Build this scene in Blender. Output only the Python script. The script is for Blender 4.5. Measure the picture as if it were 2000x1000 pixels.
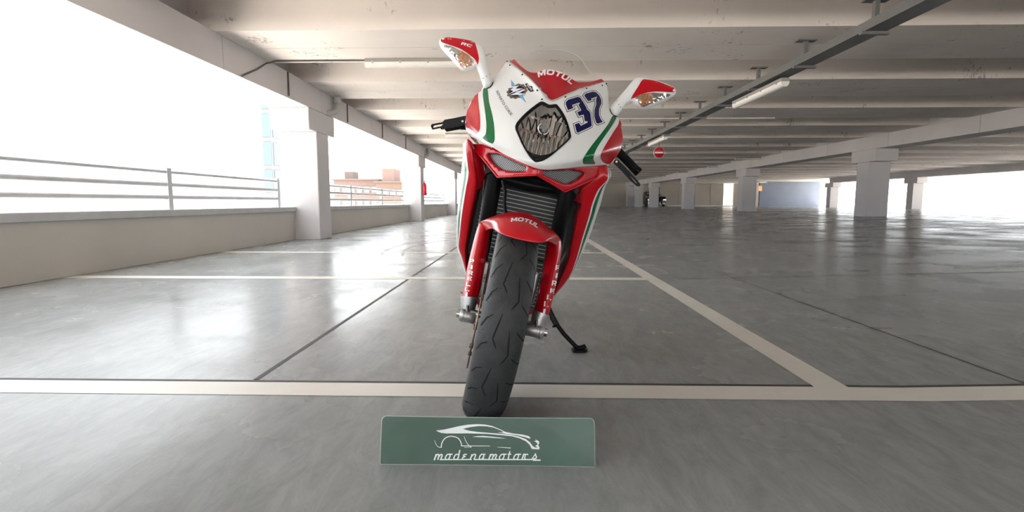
import bpy, bmesh, math, random
from math import sin, cos, tan, radians as R, pi, sqrt, atan2
from mathutils import Vector, Matrix
from mathutils.bvhtree import BVHTree
from mathutils.geometry import delaunay_2d_cdt

random.seed(7)
SC = bpy.context.scene
COL = SC.collection
for o in list(bpy.data.objects):
    bpy.data.objects.remove(o)

# ------------------------------------------------------------------ camera, sky, sun, exposure
CAM_H = 0.635
PITCH, YAW = R(6.0), R(1.43)
cam_d = bpy.data.cameras.new('camera')
cam_d.sensor_width = 36.0
cam_d.lens = 18.0                     # 1000 px focal length on a 2000 px frame
cam_d.clip_start = 0.02
cam_d.clip_end = 1000
cam = bpy.data.objects.new('camera', cam_d)
COL.objects.link(cam)
cam.location = (0, 0, CAM_H)
cam.rotation_euler = (R(90) - PITCH, 0, YAW)
SC.camera = cam

world = bpy.data.worlds.new('sky')
SC.world = world
world.use_nodes = True
bg = world.node_tree.nodes['Background']
bg.inputs[0].default_value = (0.93, 0.97, 1.0, 1)
bg.inputs[1].default_value = 5.0

sun_d = bpy.data.lights.new('sun', 'SUN')
sun_d.energy = 34.0
sun_d.angle = R(0.6)
sun_d.color = (1.0, 0.955, 0.88)
sun = bpy.data.objects.new('sun', sun_d)
COL.objects.link(sun)
sun.rotation_euler = (R(6), R(-9), 0)      # midday sun almost overhead

SC.view_settings.view_transform = 'Standard'
SC.view_settings.look = 'None'
SC.view_settings.gamma = 1.0
SC.view_settings.exposure = 0.17
SC.view_settings.use_curve_mapping = False

CAMP = Vector((0, 0, CAM_H))
CAMR = Matrix.Rotation(YAW, 3, 'Z') @ Matrix.Rotation(R(90) - PITCH, 3, 'X')

def pix_dir(px, py):
    return (CAMR @ Vector(((px - 1000) / 1000, (500 - py) / 1000, -1))).normalized()

def on_y(px, py, Y):
    d = pix_dir(px, py)
    return CAMP + d * (Y / d.y)

# ------------------------------------------------------------------ materials
def new_mat(name):
    m = bpy.data.materials.new(name)
    m.use_nodes = True
    nt = m.node_tree
    return m, nt, nt.nodes['Principled BSDF']

def pmat(name, col, rough=0.5, metal=0.0, coat=0.0, spec=None, vary=0.06, scale=6.0, bump=0.0, bscale=80.0, emit=None):
    """painted / plastic / metal surface with a small procedural variation of its tone"""
    m, nt, p = new_mat(name)
    N = nt.nodes
    tc = N.new('ShaderNodeTexCoord')
    nz = N.new('ShaderNodeTexNoise'); nz.inputs['Scale'].default_value = scale; nz.inputs['Detail'].default_value = 5
    nt.links.new(tc.outputs['Object'], nz.inputs['Vector'])
    cr = N.new('ShaderNodeValToRGB')
    a = [max(0, c * (1 - vary)) for c in col]; b = [min(1, c * (1 + vary)) for c in col]
    cr.color_ramp.elements[0].position = 0.3; cr.color_ramp.elements[0].color = (*a, 1)
    cr.color_ramp.elements[1].position = 0.7; cr.color_ramp.elements[1].color = (*b, 1)
    nt.links.new(nz.outputs['Fac'], cr.inputs[0])
    nt.links.new(cr.outputs[0], p.inputs['Base Color'])
    p.inputs['Roughness'].default_value = rough
    p.inputs['Metallic'].default_value = metal
    p.inputs['Coat Weight'].default_value = coat
    p.inputs['Coat Roughness'].default_value = 0.04
    if spec is not None: p.inputs['Specular IOR Level'].default_value = spec
    if bump:
        n2 = N.new('ShaderNodeTexNoise'); n2.inputs['Scale'].default_value = bscale
        nt.links.new(tc.outputs['Object'], n2.inputs['Vector'])
        bp = N.new('ShaderNodeBump'); bp.inputs['Strength'].default_value = bump; bp.inputs['Distance'].default_value = 0.01
        nt.links.new(n2.outputs['Fac'], bp.inputs['Height'])
        nt.links.new(bp.outputs[0], p.inputs['Normal'])
    if emit:
        p.inputs['Emission Color'].default_value = (*emit[0], 1); p.inputs['Emission Strength'].default_value = emit[1]
    return m

def concrete(name, col, stain=(0.16, 0.13, 0.11), amount=0.5, rough=0.75, sscale=3.0, stretch=(1, 1, 1), thr=0.40):
    """painted concrete: soft mottling plus scattered dark spots and smears"""
    m, nt, p = new_mat(name)
    N, K = nt.nodes, nt.links.new
    tc = N.new('ShaderNodeTexCoord')
    n1 = N.new('ShaderNodeTexNoise'); n1.inputs['Scale'].default_value = 0.9; n1.inputs['Detail'].default_value = 6
    K(tc.outputs['Object'], n1.inputs['Vector'])
    cr = N.new('ShaderNodeValToRGB')
    cr.color_ramp.elements[0].position = 0.3; cr.color_ramp.elements[0].color = (*[c * 0.92 for c in col], 1)
    cr.color_ramp.elements[1].position = 0.7; cr.color_ramp.elements[1].color = (*[min(1, c * 1.05) for c in col], 1)
    K(n1.outputs['Fac'], cr.inputs[0])
    mp = N.new('ShaderNodeMapping'); mp.inputs['Scale'].default_value = stretch
    K(tc.outputs['Object'], mp.inputs['Vector'])
    n2 = N.new('ShaderNodeTexNoise'); n2.inputs['Scale'].default_value = sscale * 4; n2.inputs['Detail'].default_value = 6; n2.inputs['Roughness'].default_value = 0.7
    K(mp.outputs[0], n2.inputs['Vector'])
    n3 = N.new('ShaderNodeTexNoise'); n3.inputs['Scale'].default_value = sscale * 0.55; n3.inputs['Detail'].default_value = 2
    K(mp.outputs[0], n3.inputs['Vector'])
    mu = N.new('ShaderNodeMath'); mu.operation = 'MULTIPLY'
    K(n2.outputs['Fac'], mu.inputs[0]); K(n3.outputs['Fac'], mu.inputs[1])
    c2 = N.new('ShaderNodeValToRGB')
    c2.color_ramp.elements[0].position = thr; c2.color_ramp.elements[0].color = (0, 0, 0, 1)
    c2.color_ramp.elements[1].position = thr + 0.06; c2.color_ramp.elements[1].color = (amount, amount, amount, 1)
    K(mu.outputs[0], c2.inputs[0])
    mx = N.new('ShaderNodeMix'); mx.data_type = 'RGBA'
    K(c2.outputs[0], mx.inputs[0]); K(cr.outputs[0], mx.inputs[6]); mx.inputs[7].default_value = (*stain, 1)
    K(mx.outputs[2], p.inputs['Base Color'])
    p.inputs['Roughness'].default_value = rough
    bp = N.new('ShaderNodeBump'); bp.inputs['Strength'].default_value = 0.12; bp.inputs['Distance'].default_value = 0.01
    K(n2.outputs['Fac'], bp.inputs['Height']); K(bp.outputs[0], p.inputs['Normal'])
    return m

def floor_mat():
    m, nt, p = new_mat('sealed grey concrete floor')
    N, K = nt.nodes, nt.links.new
    tc = N.new('ShaderNodeTexCoord')
    n1 = N.new('ShaderNodeTexNoise'); n1.inputs['Scale'].default_value = 1.1; n1.inputs['Detail'].default_value = 9; n1.inputs['Roughness'].default_value = 0.62
    K(tc.outputs['Object'], n1.inputs['Vector'])
    cr = N.new('ShaderNodeValToRGB')
    e = cr.color_ramp.elements
    e[0].position = 0.30; e[0].color = (0.32, 0.345, 0.355, 1)
    e[1].position = 0.72; e[1].color = (0.385, 0.41, 0.42, 1)
    K(n1.outputs['Fac'], cr.inputs[0])
    # fine scuffs and grime
    mp = N.new('ShaderNodeMapping'); mp.inputs['Scale'].default_value = (3.0, 1.0, 1); mp.inputs['Rotation'].default_value = (0, 0, 0.5)
    K(tc.outputs['Object'], mp.inputs['Vector'])
    n2 = N.new('ShaderNodeTexNoise'); n2.inputs['Scale'].default_value = 5; n2.inputs['Detail'].default_value = 10; n2.inputs['Roughness'].default_value = 0.75; n2.inputs['Distortion'].default_value = 0.6
    K(mp.outputs[0], n2.inputs['Vector'])
    c2 = N.new('ShaderNodeValToRGB')
    c2.color_ramp.elements[0].position = 0.30; c2.color_ramp.elements[0].color = (0.66, 0.66, 0.655, 1)
    c2.color_ramp.elements[1].position = 0.62; c2.color_ramp.elements[1].color = (1, 1, 1, 1)
    K(n2.outputs['Fac'], c2.inputs[0])
    mx = N.new('ShaderNodeMix'); mx.data_type = 'RGBA'; mx.blend_type = 'MULTIPLY'; mx.inputs[0].default_value = 0.8
    K(cr.outputs[0], mx.inputs[6]); K(c2.outputs[0], mx.inputs[7])
    K(mx.outputs[2], p.inputs['Base Color'])
    # sealed but worn: patchy gloss
    n3 = N.new('ShaderNodeTexNoise'); n3.inputs['Scale'].default_value = 1.7; n3.inputs['Detail'].default_value = 7
    K(tc.outputs['Object'], n3.inputs['Vector'])
    mr = N.new('ShaderNodeMapRange'); mr.inputs[1].default_value = 0.3; mr.inputs[2].default_value = 0.7; mr.inputs[3].default_value = 0.15; mr.inputs[4].default_value = 0.33; p.inputs['Specular IOR Level'].default_value = 0.11
    K(n3.outputs['Fac'], mr.inputs[0]); K(mr.outputs[0], p.inputs['Roughness'])
    n4 = N.new('ShaderNodeTexNoise'); n4.inputs['Scale'].default_value = 7; n4.inputs['Detail'].default_value = 4
    K(tc.outputs['Object'], n4.inputs['Vector'])
    bp = N.new('ShaderNodeBump'); bp.inputs['Strength'].default_value = 0.05; bp.inputs['Distance'].default_value = 0.01
    K(n4.outputs['Fac'], bp.inputs['Height']); K(bp.outputs[0], p.inputs['Normal'])
    return m

def clear_mat(name, tint=(0.94, 0.94, 0.93), ior=1.35, rough=0.03):
    m = bpy.data.materials.new(name); m.use_nodes = True
    nt = m.node_tree; N = nt.nodes
    N.remove(N['Principled BSDF'])
    out = N['Material Output']
    t = N.new('ShaderNodeBsdfTransparent'); t.inputs[0].default_value = (*tint, 1)
    g = N.new('ShaderNodeBsdfGlossy'); g.inputs['Roughness'].default_value = rough
    f = N.new('ShaderNodeFresnel'); f.inputs[0].default_value = ior
    mx = N.new('ShaderNodeMixShader')
    ge = N.new('ShaderNodeNewGeometry'); sb = N.new('ShaderNodeMath'); sb.operation = 'SUBTRACT'; sb.use_clamp = True
    nt.links.new(f.outputs[0], sb.inputs[0]); nt.links.new(ge.outputs['Backfacing'], sb.inputs[1])
    nt.links.new(sb.outputs[0], mx.inputs[0]); nt.links.new(t.outputs[0], mx.inputs[1]); nt.links.new(g.outputs[0], mx.inputs[2])
    nt.links.new(mx.outputs[0], out.inputs[0])
    return m

def mesh_mat(name):
    """perforated metal: round holes in silver sheet"""
    m, nt, p = new_mat(name)
    N, K = nt.nodes, nt.links.new
    tc = N.new('ShaderNodeTexCoord')
    mp = N.new('ShaderNodeMapping'); mp.inputs['Rotation'].default_value = (0, R(45), 0); mp.inputs['Scale'].default_value = (1, 0, 1)
    K(tc.outputs['Object'], mp.inputs['Vector'])
    v = N.new('ShaderNodeTexVoronoi'); v.inputs['Scale'].default_value = 205; v.inputs['Randomness'].default_value = 0.0
    K(mp.outputs[0], v.inputs['Vector'])
    c = N.new('ShaderNodeValToRGB'); c.color_ramp.interpolation = 'LINEAR'
    c.color_ramp.elements[0].position = 0.42; c.color_ramp.elements[0].color = (0.004, 0.01, 0.01, 1)
    c.color_ramp.elements[1].position = 0.50; c.color_ramp.elements[1].color = (0.45, 0.45, 0.46, 1)
    K(v.outputs['Distance'], c.inputs[0]); K(c.outputs[0], p.inputs['Base Color'])
    p.inputs['Metallic'].default_value = 0.2; p.inputs['Roughness'].default_value = 0.45
    return m

def fin_mat(name):
    """radiator core: light bands between dark fins"""
    m, nt, p = new_mat(name)
    N, K = nt.nodes, nt.links.new
    tc = N.new('ShaderNodeTexCoord')
    sp = N.new('ShaderNodeSeparateXYZ'); K(tc.outputs['Object'], sp.inputs[0])
    w = N.new('ShaderNodeMath'); w.operation = 'MULTIPLY'; w.inputs[1].default_value = 72; K(sp.outputs[2], w.inputs[0])
    f = N.new('ShaderNodeMath'); f.operation = 'FRACT'; K(w.outputs[0], f.inputs[0])
    c = N.new('ShaderNodeValToRGB')
    c.color_ramp.elements[0].position = 0.78; c.color_ramp.elements[0].color = (0.018, 0.02, 0.02, 1)
    c.color_ramp.elements[1].position = 0.86; c.color_ramp.elements[1].color = (0.36, 0.37, 0.36, 1)
    K(f.outputs[0], c.inputs[0])
    w2 = N.new('ShaderNodeMath'); w2.operation = 'MULTIPLY'; w2.inputs[1].default_value = 330; K(sp.outputs[0], w2.inputs[0])
    f2 = N.new('ShaderNodeMath'); f2.operation = 'FRACT'; K(w2.outputs[0], f2.inputs[0])
    m2 = N.new('ShaderNodeMapRange'); m2.inputs[3].default_value = 0.6; m2.inputs[4].default_value = 1.4; K(f2.outputs[0], m2.inputs[0])
    mx = N.new('ShaderNodeMix'); mx.data_type = 'RGBA'; mx.blend_type = 'MULTIPLY'; mx.inputs[0].default_value = 1
    K(c.outputs[0], mx.inputs[6]); K(m2.outputs[0], mx.inputs[7]); K(mx.outputs[2], p.inputs['Base Color'])
    p.inputs['Roughness'].default_value = 0.5; p.inputs['Metallic'].default_value = 0.3
    return m

def brick_mat(name, c1, c2, mortar, scale=1.0):
    m, nt, p = new_mat(name)
    N, K = nt.nodes, nt.links.new
    tc = N.new('ShaderNodeTexCoord')
    mp = N.new('ShaderNodeMapping'); mp.inputs['Rotation'].default_value = (R(90), 0, 0)
    K(tc.outputs['Object'], mp.inputs['Vector'])
    b = N.new('ShaderNodeTexBrick'); b.inputs['Scale'].default_value = scale
    b.inputs['Color1'].default_value = (*c1, 1); b.inputs['Color2'].default_value = (*c2, 1); b.inputs['Mortar'].default_value = (*mortar, 1)
    K(mp.outputs[0], b.inputs['Vector']); K(b.outputs[0], p.inputs['Base Color'])
    p.inputs['Roughness'].default_value = 0.9
    return m

M = {}
M['red'] = pmat('red gloss paint', (0.50, 0.002, 0.010), 0.30, coat=0.35, spec=0.25, vary=0.02)
M['white'] = pmat('white gloss paint', (0.80, 0.81, 0.80), 0.28, coat=0.0, vary=0.015)
M['green'] = pmat('green gloss paint', (0.0, 0.13, 0.035), 0.3, coat=0.2, spec=0.2, vary=0.02)
M['navy'] = pmat('navy vinyl', (0.006, 0.007, 0.07), 0.35, spec=0.15)
M['ink'] = pmat('black vinyl', (0.006, 0.006, 0.009), 0.4, spec=0.15)
M['gold'] = pmat('bronze vinyl', (0.13, 0.095, 0.05), 0.4)
M['blue'] = pmat('light blue vinyl', (0.14, 0.42, 0.62), 0.4)
M['vwhite'] = pmat('white vinyl', (0.85, 0.85, 0.85), 0.4)
M['black'] = pmat('black satin plastic', (0.004, 0.004, 0.005), 0.38, spec=0.15)
M['dark'] = pmat('dark engine metal', (0.008, 0.009, 0.010), 0.45, metal=0.0, spec=0.2)
M['grip'] = pmat('black rubber grip', (0.006, 0.006, 0.007), 0.75, spec=0.2, bump=0.5, bscale=300)
M['rubber'] = pmat('worn tyre rubber', (0.036, 0.038, 0.040), 0.5, spec=0.3, vary=0.18, scale=30, bump=0.15, bscale=220)
M['groove'] = pmat('tyre groove rubber', (0.004, 0.004, 0.004), 0.9)
M['alu'] = pmat('cast aluminium', (0.50, 0.50, 0.50), 0.42, metal=0.85, vary=0.12, scale=60)
M['steel'] = pmat('polished steel', (0.62, 0.62, 0.62), 0.2, metal=1.0)
M['disc'] = pmat('brake disc steel', (0.30, 0.20, 0.17), 0.35, metal=0.9)
M['chrome'] = pmat('headlight reflector', (0.86, 0.85, 0.81), 0.10, metal=1.0)
M['amber'] = pmat('amber bulb glass', (0.75, 0.28, 0.10), 0.2, metal=0.3)
M['lens'] = clear_mat('clear lens', (0.93, 0.93, 0.93), 1.3, 0.02)
M['screen'] = clear_mat('clear windscreen', (0.985, 0.983, 0.98), 1.3, 0.07)
M['redtint'] = pmat('red screen print', (0.46, 0.002, 0.012), 0.3, spec=0.3)
M['mesh'] = mesh_mat('perforated grille')
M['fin'] = fin_mat('radiator core')
M['gold_fork'] = pmat('black anodised fork tube', (0.003, 0.003, 0.004), 0.4, spec=0.06)
M['floor'] = floor_mat()
M['mark'] = concrete('worn white floor paint', (0.80, 0.79, 0.74), (0.4, 0.4, 0.39), 0.4, 0.4, 2.0)
M['scuff'] = pmat('faint tyre scuff', (0.25, 0.265, 0.275), 0.4, vary=0.3)
M['joint'] = pmat('floor joint filler', (0.06, 0.06, 0.062), 0.6)
M['ceil'] = concrete('painted concrete ceiling', (0.82, 0.75, 0.70), (0.14, 0.10, 0.085), 0.6, 0.8, 4.5, (1, 1, 0.7), 0.362)
M['conc'] = concrete('painted concrete pillar', (0.56, 0.535, 0.54), (0.4, 0.38, 0.36), 0.35, 0.7, 1.6, (1, 1, 0.4))
M['parapet'] = concrete('bare concrete parapet', (0.50, 0.47, 0.43), (0.15, 0.12, 0.10), 0.7, 0.85, 1.8, (1, 1, 0.25))
M['cap'] = pmat('parapet capping', (0.45, 0.45, 0.45), 0.6)
M['screen_edge'] = pmat('pale screen edge sheen', (0.60, 0.59, 0.57), 0.4)  # pale colour paints the light sheen along the windscreen rim
M['rail'] = pmat('galvanised rail', (0.55, 0.56, 0.58), 0.5, metal=0.1)
M['tray'] = pmat('galvanised cable tray', (0.17, 0.17, 0.17), 0.5, metal=0.5)
M['lamp_body'] = pmat('grey lamp housing', (0.33, 0.31, 0.29), 0.5)
M['diffuser'] = pmat('frosted lamp cover', (0.82, 0.79, 0.75), 0.35)
M['cable'] = pmat('dark cable', (0.10, 0.085, 0.075), 0.6)
M['pvc'] = pmat('grey drain pipe', (0.40, 0.39, 0.38), 0.5)
M['signred'] = pmat('sign red', (0.62, 0.012, 0.02), 0.4)
M['signwhite'] = pmat('sign white', (0.85, 0.82, 0.82), 0.4)
M['plate'] = pmat('dark green plate', (0.045, 0.098, 0.072), 0.30, coat=0.1, spec=0.3, vary=0.12, scale=9)
M['plate_edge'] = pmat('pale plate edge', (0.45, 0.52, 0.48), 0.5)
M['print'] = pmat('white plate print', (0.86, 0.90, 0.92), 0.45)
M['wallfar'] = concrete('far concrete wall', (0.50, 0.46, 0.40), (0.2, 0.18, 0.16), 0.4, 0.85, 0.8)
M['bluewall'] = concrete('blue painted wall', (0.20, 0.23, 0.29), (0.1, 0.12, 0.16), 0.3, 0.8, 0.8)
M['darkhole'] = pmat('dark doorway', (0.02, 0.02, 0.02), 0.9)
M['carpaint'] = pmat('black car paint', (0.01, 0.01, 0.012), 0.2, coat=1)
M['carglass'] = pmat('dark car glass', (0.01, 0.01, 0.012), 0.08)
M['brick'] = brick_mat('red brickwork', (0.125, 0.072, 0.062), (0.145, 0.085, 0.072), (0.17, 0.15, 0.14), 1.2)
M['render'] = pmat('pale rendered wall', (0.135, 0.135, 0.14), 0.9)
M['winpane'] = pmat('pale window', (0.22, 0.23, 0.24), 0.3)
M['blueglass'] = pmat('blue curtain glazing', (0.07, 0.11, 0.18), 0.4, metal=0.0)
M['roof'] = pmat('terracotta roof', (0.095, 0.075, 0.068), 0.9)
M['ground'] = pmat('sunlit paving', (0.52, 0.49, 0.455), 0.95, vary=0.15, scale=0.1)
M['lawn'] = pmat('grass bank', (0.22, 0.30, 0.06), 0.95, vary=0.3, scale=0.5)
M['seat'] = pmat('black seat cover', (0.016, 0.016, 0.016), 0.7)

# ------------------------------------------------------------------ mesh helpers
class MB:
    """collects shapes, each with its material, and links them as one mesh object"""
    def __init__(s):
        s.v, s.f, s.m, s.sm, s.mats = [], [], [], [], []
    def mi(s, mat):
        if mat not in s.mats: s.mats.append(mat)
        return s.mats.index(mat)
    def add(s, verts, faces, mat, smooth=True):
        b = len(s.v); k = s.mi(mat)
        s.v += [Vector(v) for v in verts]
        for f in faces:
            s.f.append(tuple(b + i for i in f)); s.m.append(k); s.sm.append(smooth)
        return s
    def box(s, x0, x1, y0, y1, z0, z1, mat):
        v = [(x, y, z) for x in (x0, x1) for y in (y0, y1) for z in (z0, z1)]
        return s.add(v, [(0, 1, 3, 2), (4, 6, 7, 5), (0, 4, 5, 1), (2, 3, 7, 6), (0, 2, 6, 4), (1, 5, 7, 3)], mat, False)
    def tube(s, pts, r, mat, n=12, caps=True, flat=1.0):
        pts = [Vector(p) for p in pts]
        rr = r if isinstance(r, (list, tuple)) else [r] * len(pts)
        vs, fs = [], []
        up = None
        for i, p in enumerate(pts):
            t = (pts[min(i + 1, len(pts) - 1)] - pts[max(i - 1, 0)]).normalized()
            if up is None:
                up = Vector((0, 0, 1)) if abs(t.z) < 0.9 else Vector((0, 1, 0))
            a = t.cross(up).normalized(); b = a.cross(t).normalized(); up = b
            for k in range(n):
                an = 2 * pi * k / n
                vs.append(p + a * (rr[i] * cos(an)) + b * (rr[i] * flat * sin(an)))
        for i in range(len(pts) - 1):
            for k in range(n):
                fs.append((i * n + k, i * n + (k + 1) % n, (i + 1) * n + (k + 1) % n, (i + 1) * n + k))
        s.add(vs, fs, mat)
        if caps:
            s.add(vs[:n], [tuple(range(n))[::-1]], mat, False)
            s.add(vs[-n:], [tuple(range(n))], mat, False)
        return s
    def lathe(s, prof, mat, n=48, axis='X', origin=(0, 0, 0), closed=False):
        """prof: (along, radius) revolved about an axis through origin"""
        o = Vector(origin); vs, fs = [], []
        for (a, r) in prof:
            for k in range(n):
                t = 2 * pi * k / n
                if axis == 'X': vs.append(o + Vector((a, r * cos(t), r * sin(t))))
                elif axis == 'Y': vs.append(o + Vector((r * cos(t), a, r * sin(t))))
                else: vs.append(o + Vector((r * cos(t), r * sin(t), a)))
        m = len(prof)
        for i in range(m if closed else m - 1):
            j = (i + 1) % m
            for k in range(n):
                fs.append((i * n + k, i * n + (k + 1) % n, j * n + (k + 1) % n, j * n + k))
        return s.add(vs, fs, mat)
    def build(s, name, parent=None, auto=None, bevel=0.0, flip=False):
        me = bpy.data.meshes.new(name)
        me.from_pydata([tuple(v) for v in s.v], [], s.f)
        for m in s.mats: me.materials.append(m)
        me.polygons.foreach_set('material_index', s.m)
        me.polygons.foreach_set('use_smooth', s.sm)
        me.update()
        o = bpy.data.objects.new(name, me)
        COL.objects.link(o)
        if parent: o.parent = parent
        if bevel:
            b = o.modifiers.new('soft edges', 'BEVEL'); b.width = bevel; b.segments = 2; b.limit_method = 'ANGLE'
        return o

def tag(o, label=None, cat=None, group=None, kind=None):
    if label: o['label'] = label
    if cat: o['category'] = cat
    if group: o['group'] = group
    if kind: o['kind'] = kind
    return o

def thing(name, label, cat, loc=(0, 0, 0), group=None):
    o = bpy.data.objects.new(name, None); COL.objects.link(o)
    o.location = loc; o.empty_display_size = 0.1
    return tag(o, label, cat, group)

def struct(mb, name, **k):
    return tag(mb.build(name, **k), kind='structure')

def catmull(p, n, closed=False):
    """resample a list of vectors with n steps per span"""
    p = [Vector(q) for q in p]; out = []; L = len(p)
    for i in range(L if closed else L - 1):
        if closed: a, b, c, d = p[i - 1], p[i], p[(i + 1) % L], p[(i + 2) % L]
        else:
            b, c = p[i], p[i + 1]
            a = p[i - 1] if i else b * 2 - c
            d = p[i + 2] if i + 2 < L else c * 2 - b
        for k in range(n):
            t = k / n
            out.append(0.5 * ((2 * b) + (c - a) * t + (2 * a - 5 * b + 4 * c - d) * t * t + (3 * b - a - 3 * c + d) * t ** 3))
    if not closed: out.append(p[-1])
    return out

def patch(rows, nu, nv):
    """smooth surface through rows of control points -> (verts, faces, columns)"""
    dense = [catmull(r, nu) for r in rows]
    nc = len(dense[0])
    cols = [catmull([d[i] for d in dense], nv) for i in range(nc)]
    nr = len(cols[0])
    v = [cols[i][j] for j in range(nr) for i in range(nc)]
    f = [(j * nc + i, (j + 1) * nc + i, (j + 1) * nc + i + 1, j * nc + i + 1) for j in range(nr - 1) for i in range(nc - 1)]
    return v, f, nc

def thicken(v, f, th):
    """give an open surface real thickness: adds an inner skin and a rim"""
    n = len(v); nor = [Vector() for _ in v]; edges = {}
    for q in f:
        k = (v[q[2]] - v[q[0]]).cross(v[q[3]] - v[q[1]]) if len(q) > 3 else (v[q[1]] - v[q[0]]).cross(v[q[2]] - v[q[0]])
        for i in q: nor[i] += k
        for a, b in zip(q, q[1:] + q[:1]):
            edges[(a, b)] = edges.get((a, b), 0) + 1
    inn = [v[i] - (nor[i].normalized() if nor[i].length > 1e-12 else Vector((0, -1, 0))) * th for i in range(n)]
    F = list(f) + [tuple(n + i for i in q[::-1]) for q in f]
    for (a, b) in edges:
        if (b, a) not in edges: F.append((b, a, n + a, n + b))
    return v + inn, F

def face_front(v, f, d=Vector((0, -1, 0))):
    s = 0
    for q in f:
        s += (v[q[2]] - v[q[0]]).cross(v[q[-1]] - v[q[1]]).dot(d) if len(q) > 3 else (v[q[1]] - v[q[0]]).cross(v[q[2]] - v[q[0]]).dot(d)
    return f if s > 0 else [tuple(q[::-1]) for q in f]

def inside(pt, poly):
    x, y = pt; c = False; j = len(poly) - 1
    for i in range(len(poly)):
        xi, yi = poly[i]; xj, yj = poly[j]
        if (yi > y) != (yj > y) and x < (xj - xi) * (y - yi) / (yj - yi) + xi: c = not c
        j = i
    return c

def edge_dist(pt, poly):
    x, y = pt; best = 1e9
    for i in range(len(poly)):
        ax, ay = poly[i - 1]; bx, by = poly[i]
        dx, dy = bx - ax, by - ay; L = dx * dx + dy * dy
        t = 0 if L == 0 else max(0, min(1, ((x - ax) * dx + (y - ay) * dy) / L))
        best = min(best, (x - ax - t * dx) ** 2 + (y - ay - t * dy) ** 2)
    return sqrt(best)

def smooth_poly(p, n=4):
    return [(q.x, q.y) for q in catmull([Vector((a, b, 0)) for a, b in p], n, True)]

def resample(poly, step):
    out = []
    for i in range(len(poly)):
        a, b = poly[i], poly[(i + 1) % len(poly)]
        L = sqrt((a[0] - b[0]) ** 2 + (a[1] - b[1]) ** 2); k = max(1, int(math.ceil(L / step)))
        for j in range(k): out.append((a[0] + (b[0] - a[0]) * j / k, a[1] + (b[1] - a[1]) * j / k))
    return out

def fill(polys, step, grid=True):
    """triangulate a 2-D region (even-odd) with interior points"""
    pts, edges = [], []
    for p in polys:
        p = resample(p, step); b = len(pts); n = len(p)
        pts += p; edges += [(b + i, b + (i + 1) % n) for i in range(n)]
    bnd = len(pts)
    x0 = min(p[0] for p in pts); x1 = max(p[0] for p in pts); y0 = min(p[1] for p in pts); y1 = max(p[1] for p in pts)
    def isin(q):
        c = False
        for p in polys: c ^= inside(q, p)
        return c
    if grid:
        y = y0 + step * 0.5; row = 0
        while y < y1:
            x = x0 + step * (0.5 if row % 2 else 0.0)
            while x < x1:
                if isin((x, y)) and min(edge_dist((x, y), p) for p in polys) > step * 0.45: pts.append((x, y))
                x += step
            y += step * 0.87; row += 1
    r = delaunay_2d_cdt([Vector(p) for p in pts], edges, [], 0, 1e-6)
    V = [(q.x, q.y) for q in r[0]]
    F = [tuple(t) for t in r[2] if isin((sum(V[i][0] for i in t) / 3, sum(V[i][1] for i in t) / 3))]
    return V, F

def offset_poly(p, d):
    """grow a polygon outwards by d"""
    A = sum(p[i - 1][0] * p[i][1] - p[i][0] * p[i - 1][1] for i in range(len(p)))
    s = 1 if A > 0 else -1; out = []
    for i in range(len(p)):
        a, b, c = Vector(p[i - 1]), Vector(p[i]), Vector(p[(i + 1) % len(p)])
        e1 = (b - a).normalized(); e2 = (c - b).normalized()
        n1 = Vector((e1.y, -e1.x)) * s; n2 = Vector((e2.y, -e2.x)) * s
        h = n1 + n2
        k = 1 / max(0.45, (1 + n1.dot(n2)) / 1.0 * 0.5 + 0.5) if h.length > 1e-6 else 1
        q = b + (h.normalized() if h.length > 1e-6 else n1) * d * min(k * 1.15, 1.6)
        out.append((q.x, q.y))
    return out

def text_tris(s, bold=0.0, shear=0.0, space=1.0):
    """2-D triangles of a word set in the built-in typeface, cap height 1"""
    c = bpy.data.curves.new('t', 'FONT'); c.body = s; c.offset = bold; c.shear = shear; c.space_character = space
    c.resolution_u = 3
    o = bpy.data.objects.new('t', c); COL.objects.link(o)
    dg = bpy.context.evaluated_depsgraph_get()
    me = bpy.data.meshes.new_from_object(o.evaluated_get(dg))
    V = [(v.co.x, v.co.y) for v in me.vertices]; F = [tuple(p.vertices) for p in me.polygons]
    bpy.data.objects.remove(o); bpy.data.curves.remove(c); bpy.data.meshes.remove(me)
    y1 = max(v[1] for v in V)
    x0 = min(v[0] for v in V); x1 = max(v[0] for v in V); y0 = min(v[1] for v in V)
    H = y1 - max(y0, -0.02)
    return [((x - x0) / (x1 - x0), (y - max(y0, -0.02)) / H) for x, y in V], F

# ------------------------------------------------------------------ the parking deck
XL, XR = -3.46, 9.95              # inner faces of the two girder lines
YF, YB = 53.0, -12.0              # far wall, open end behind the viewer
XE = 27.6                         # made-up open edge on the right, letting in more light
ZG, ZR, ZS = 2.15, 2.53, 3.05     # underside of girders, of ceiling units, of slab
BAY = [0.05 + 8.55 * k for k in range(-2, 7)]

def floor_z(x):
    return 0.0 if x < 1.3 else (0.22 * (x - 1.3) / 8.7 if x < 10 else 0.22)

mb = MB()
xs = [-4.25, -1, 0.2, 1.3] + [1.3 + 8.7 * k / 6 for k in range(1, 7)] + [20, XE]
vs = [(x, y, floor_z(x)) for y in (YB, 0, 10, 25, YF) for x in xs] + [(x, y, floor_z(x) - 0.3) for y in (YB, YF) for x in (xs[0], xs[-1])]
n = len(xs)
mb.add(vs, [(j * n + i, j * n + i + 1, (j + 1) * n + i + 1, (j + 1) * n + i) for j in range(4) for i in range(n - 1)], M['floor'], False)
struct(mb, 'floor')

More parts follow.
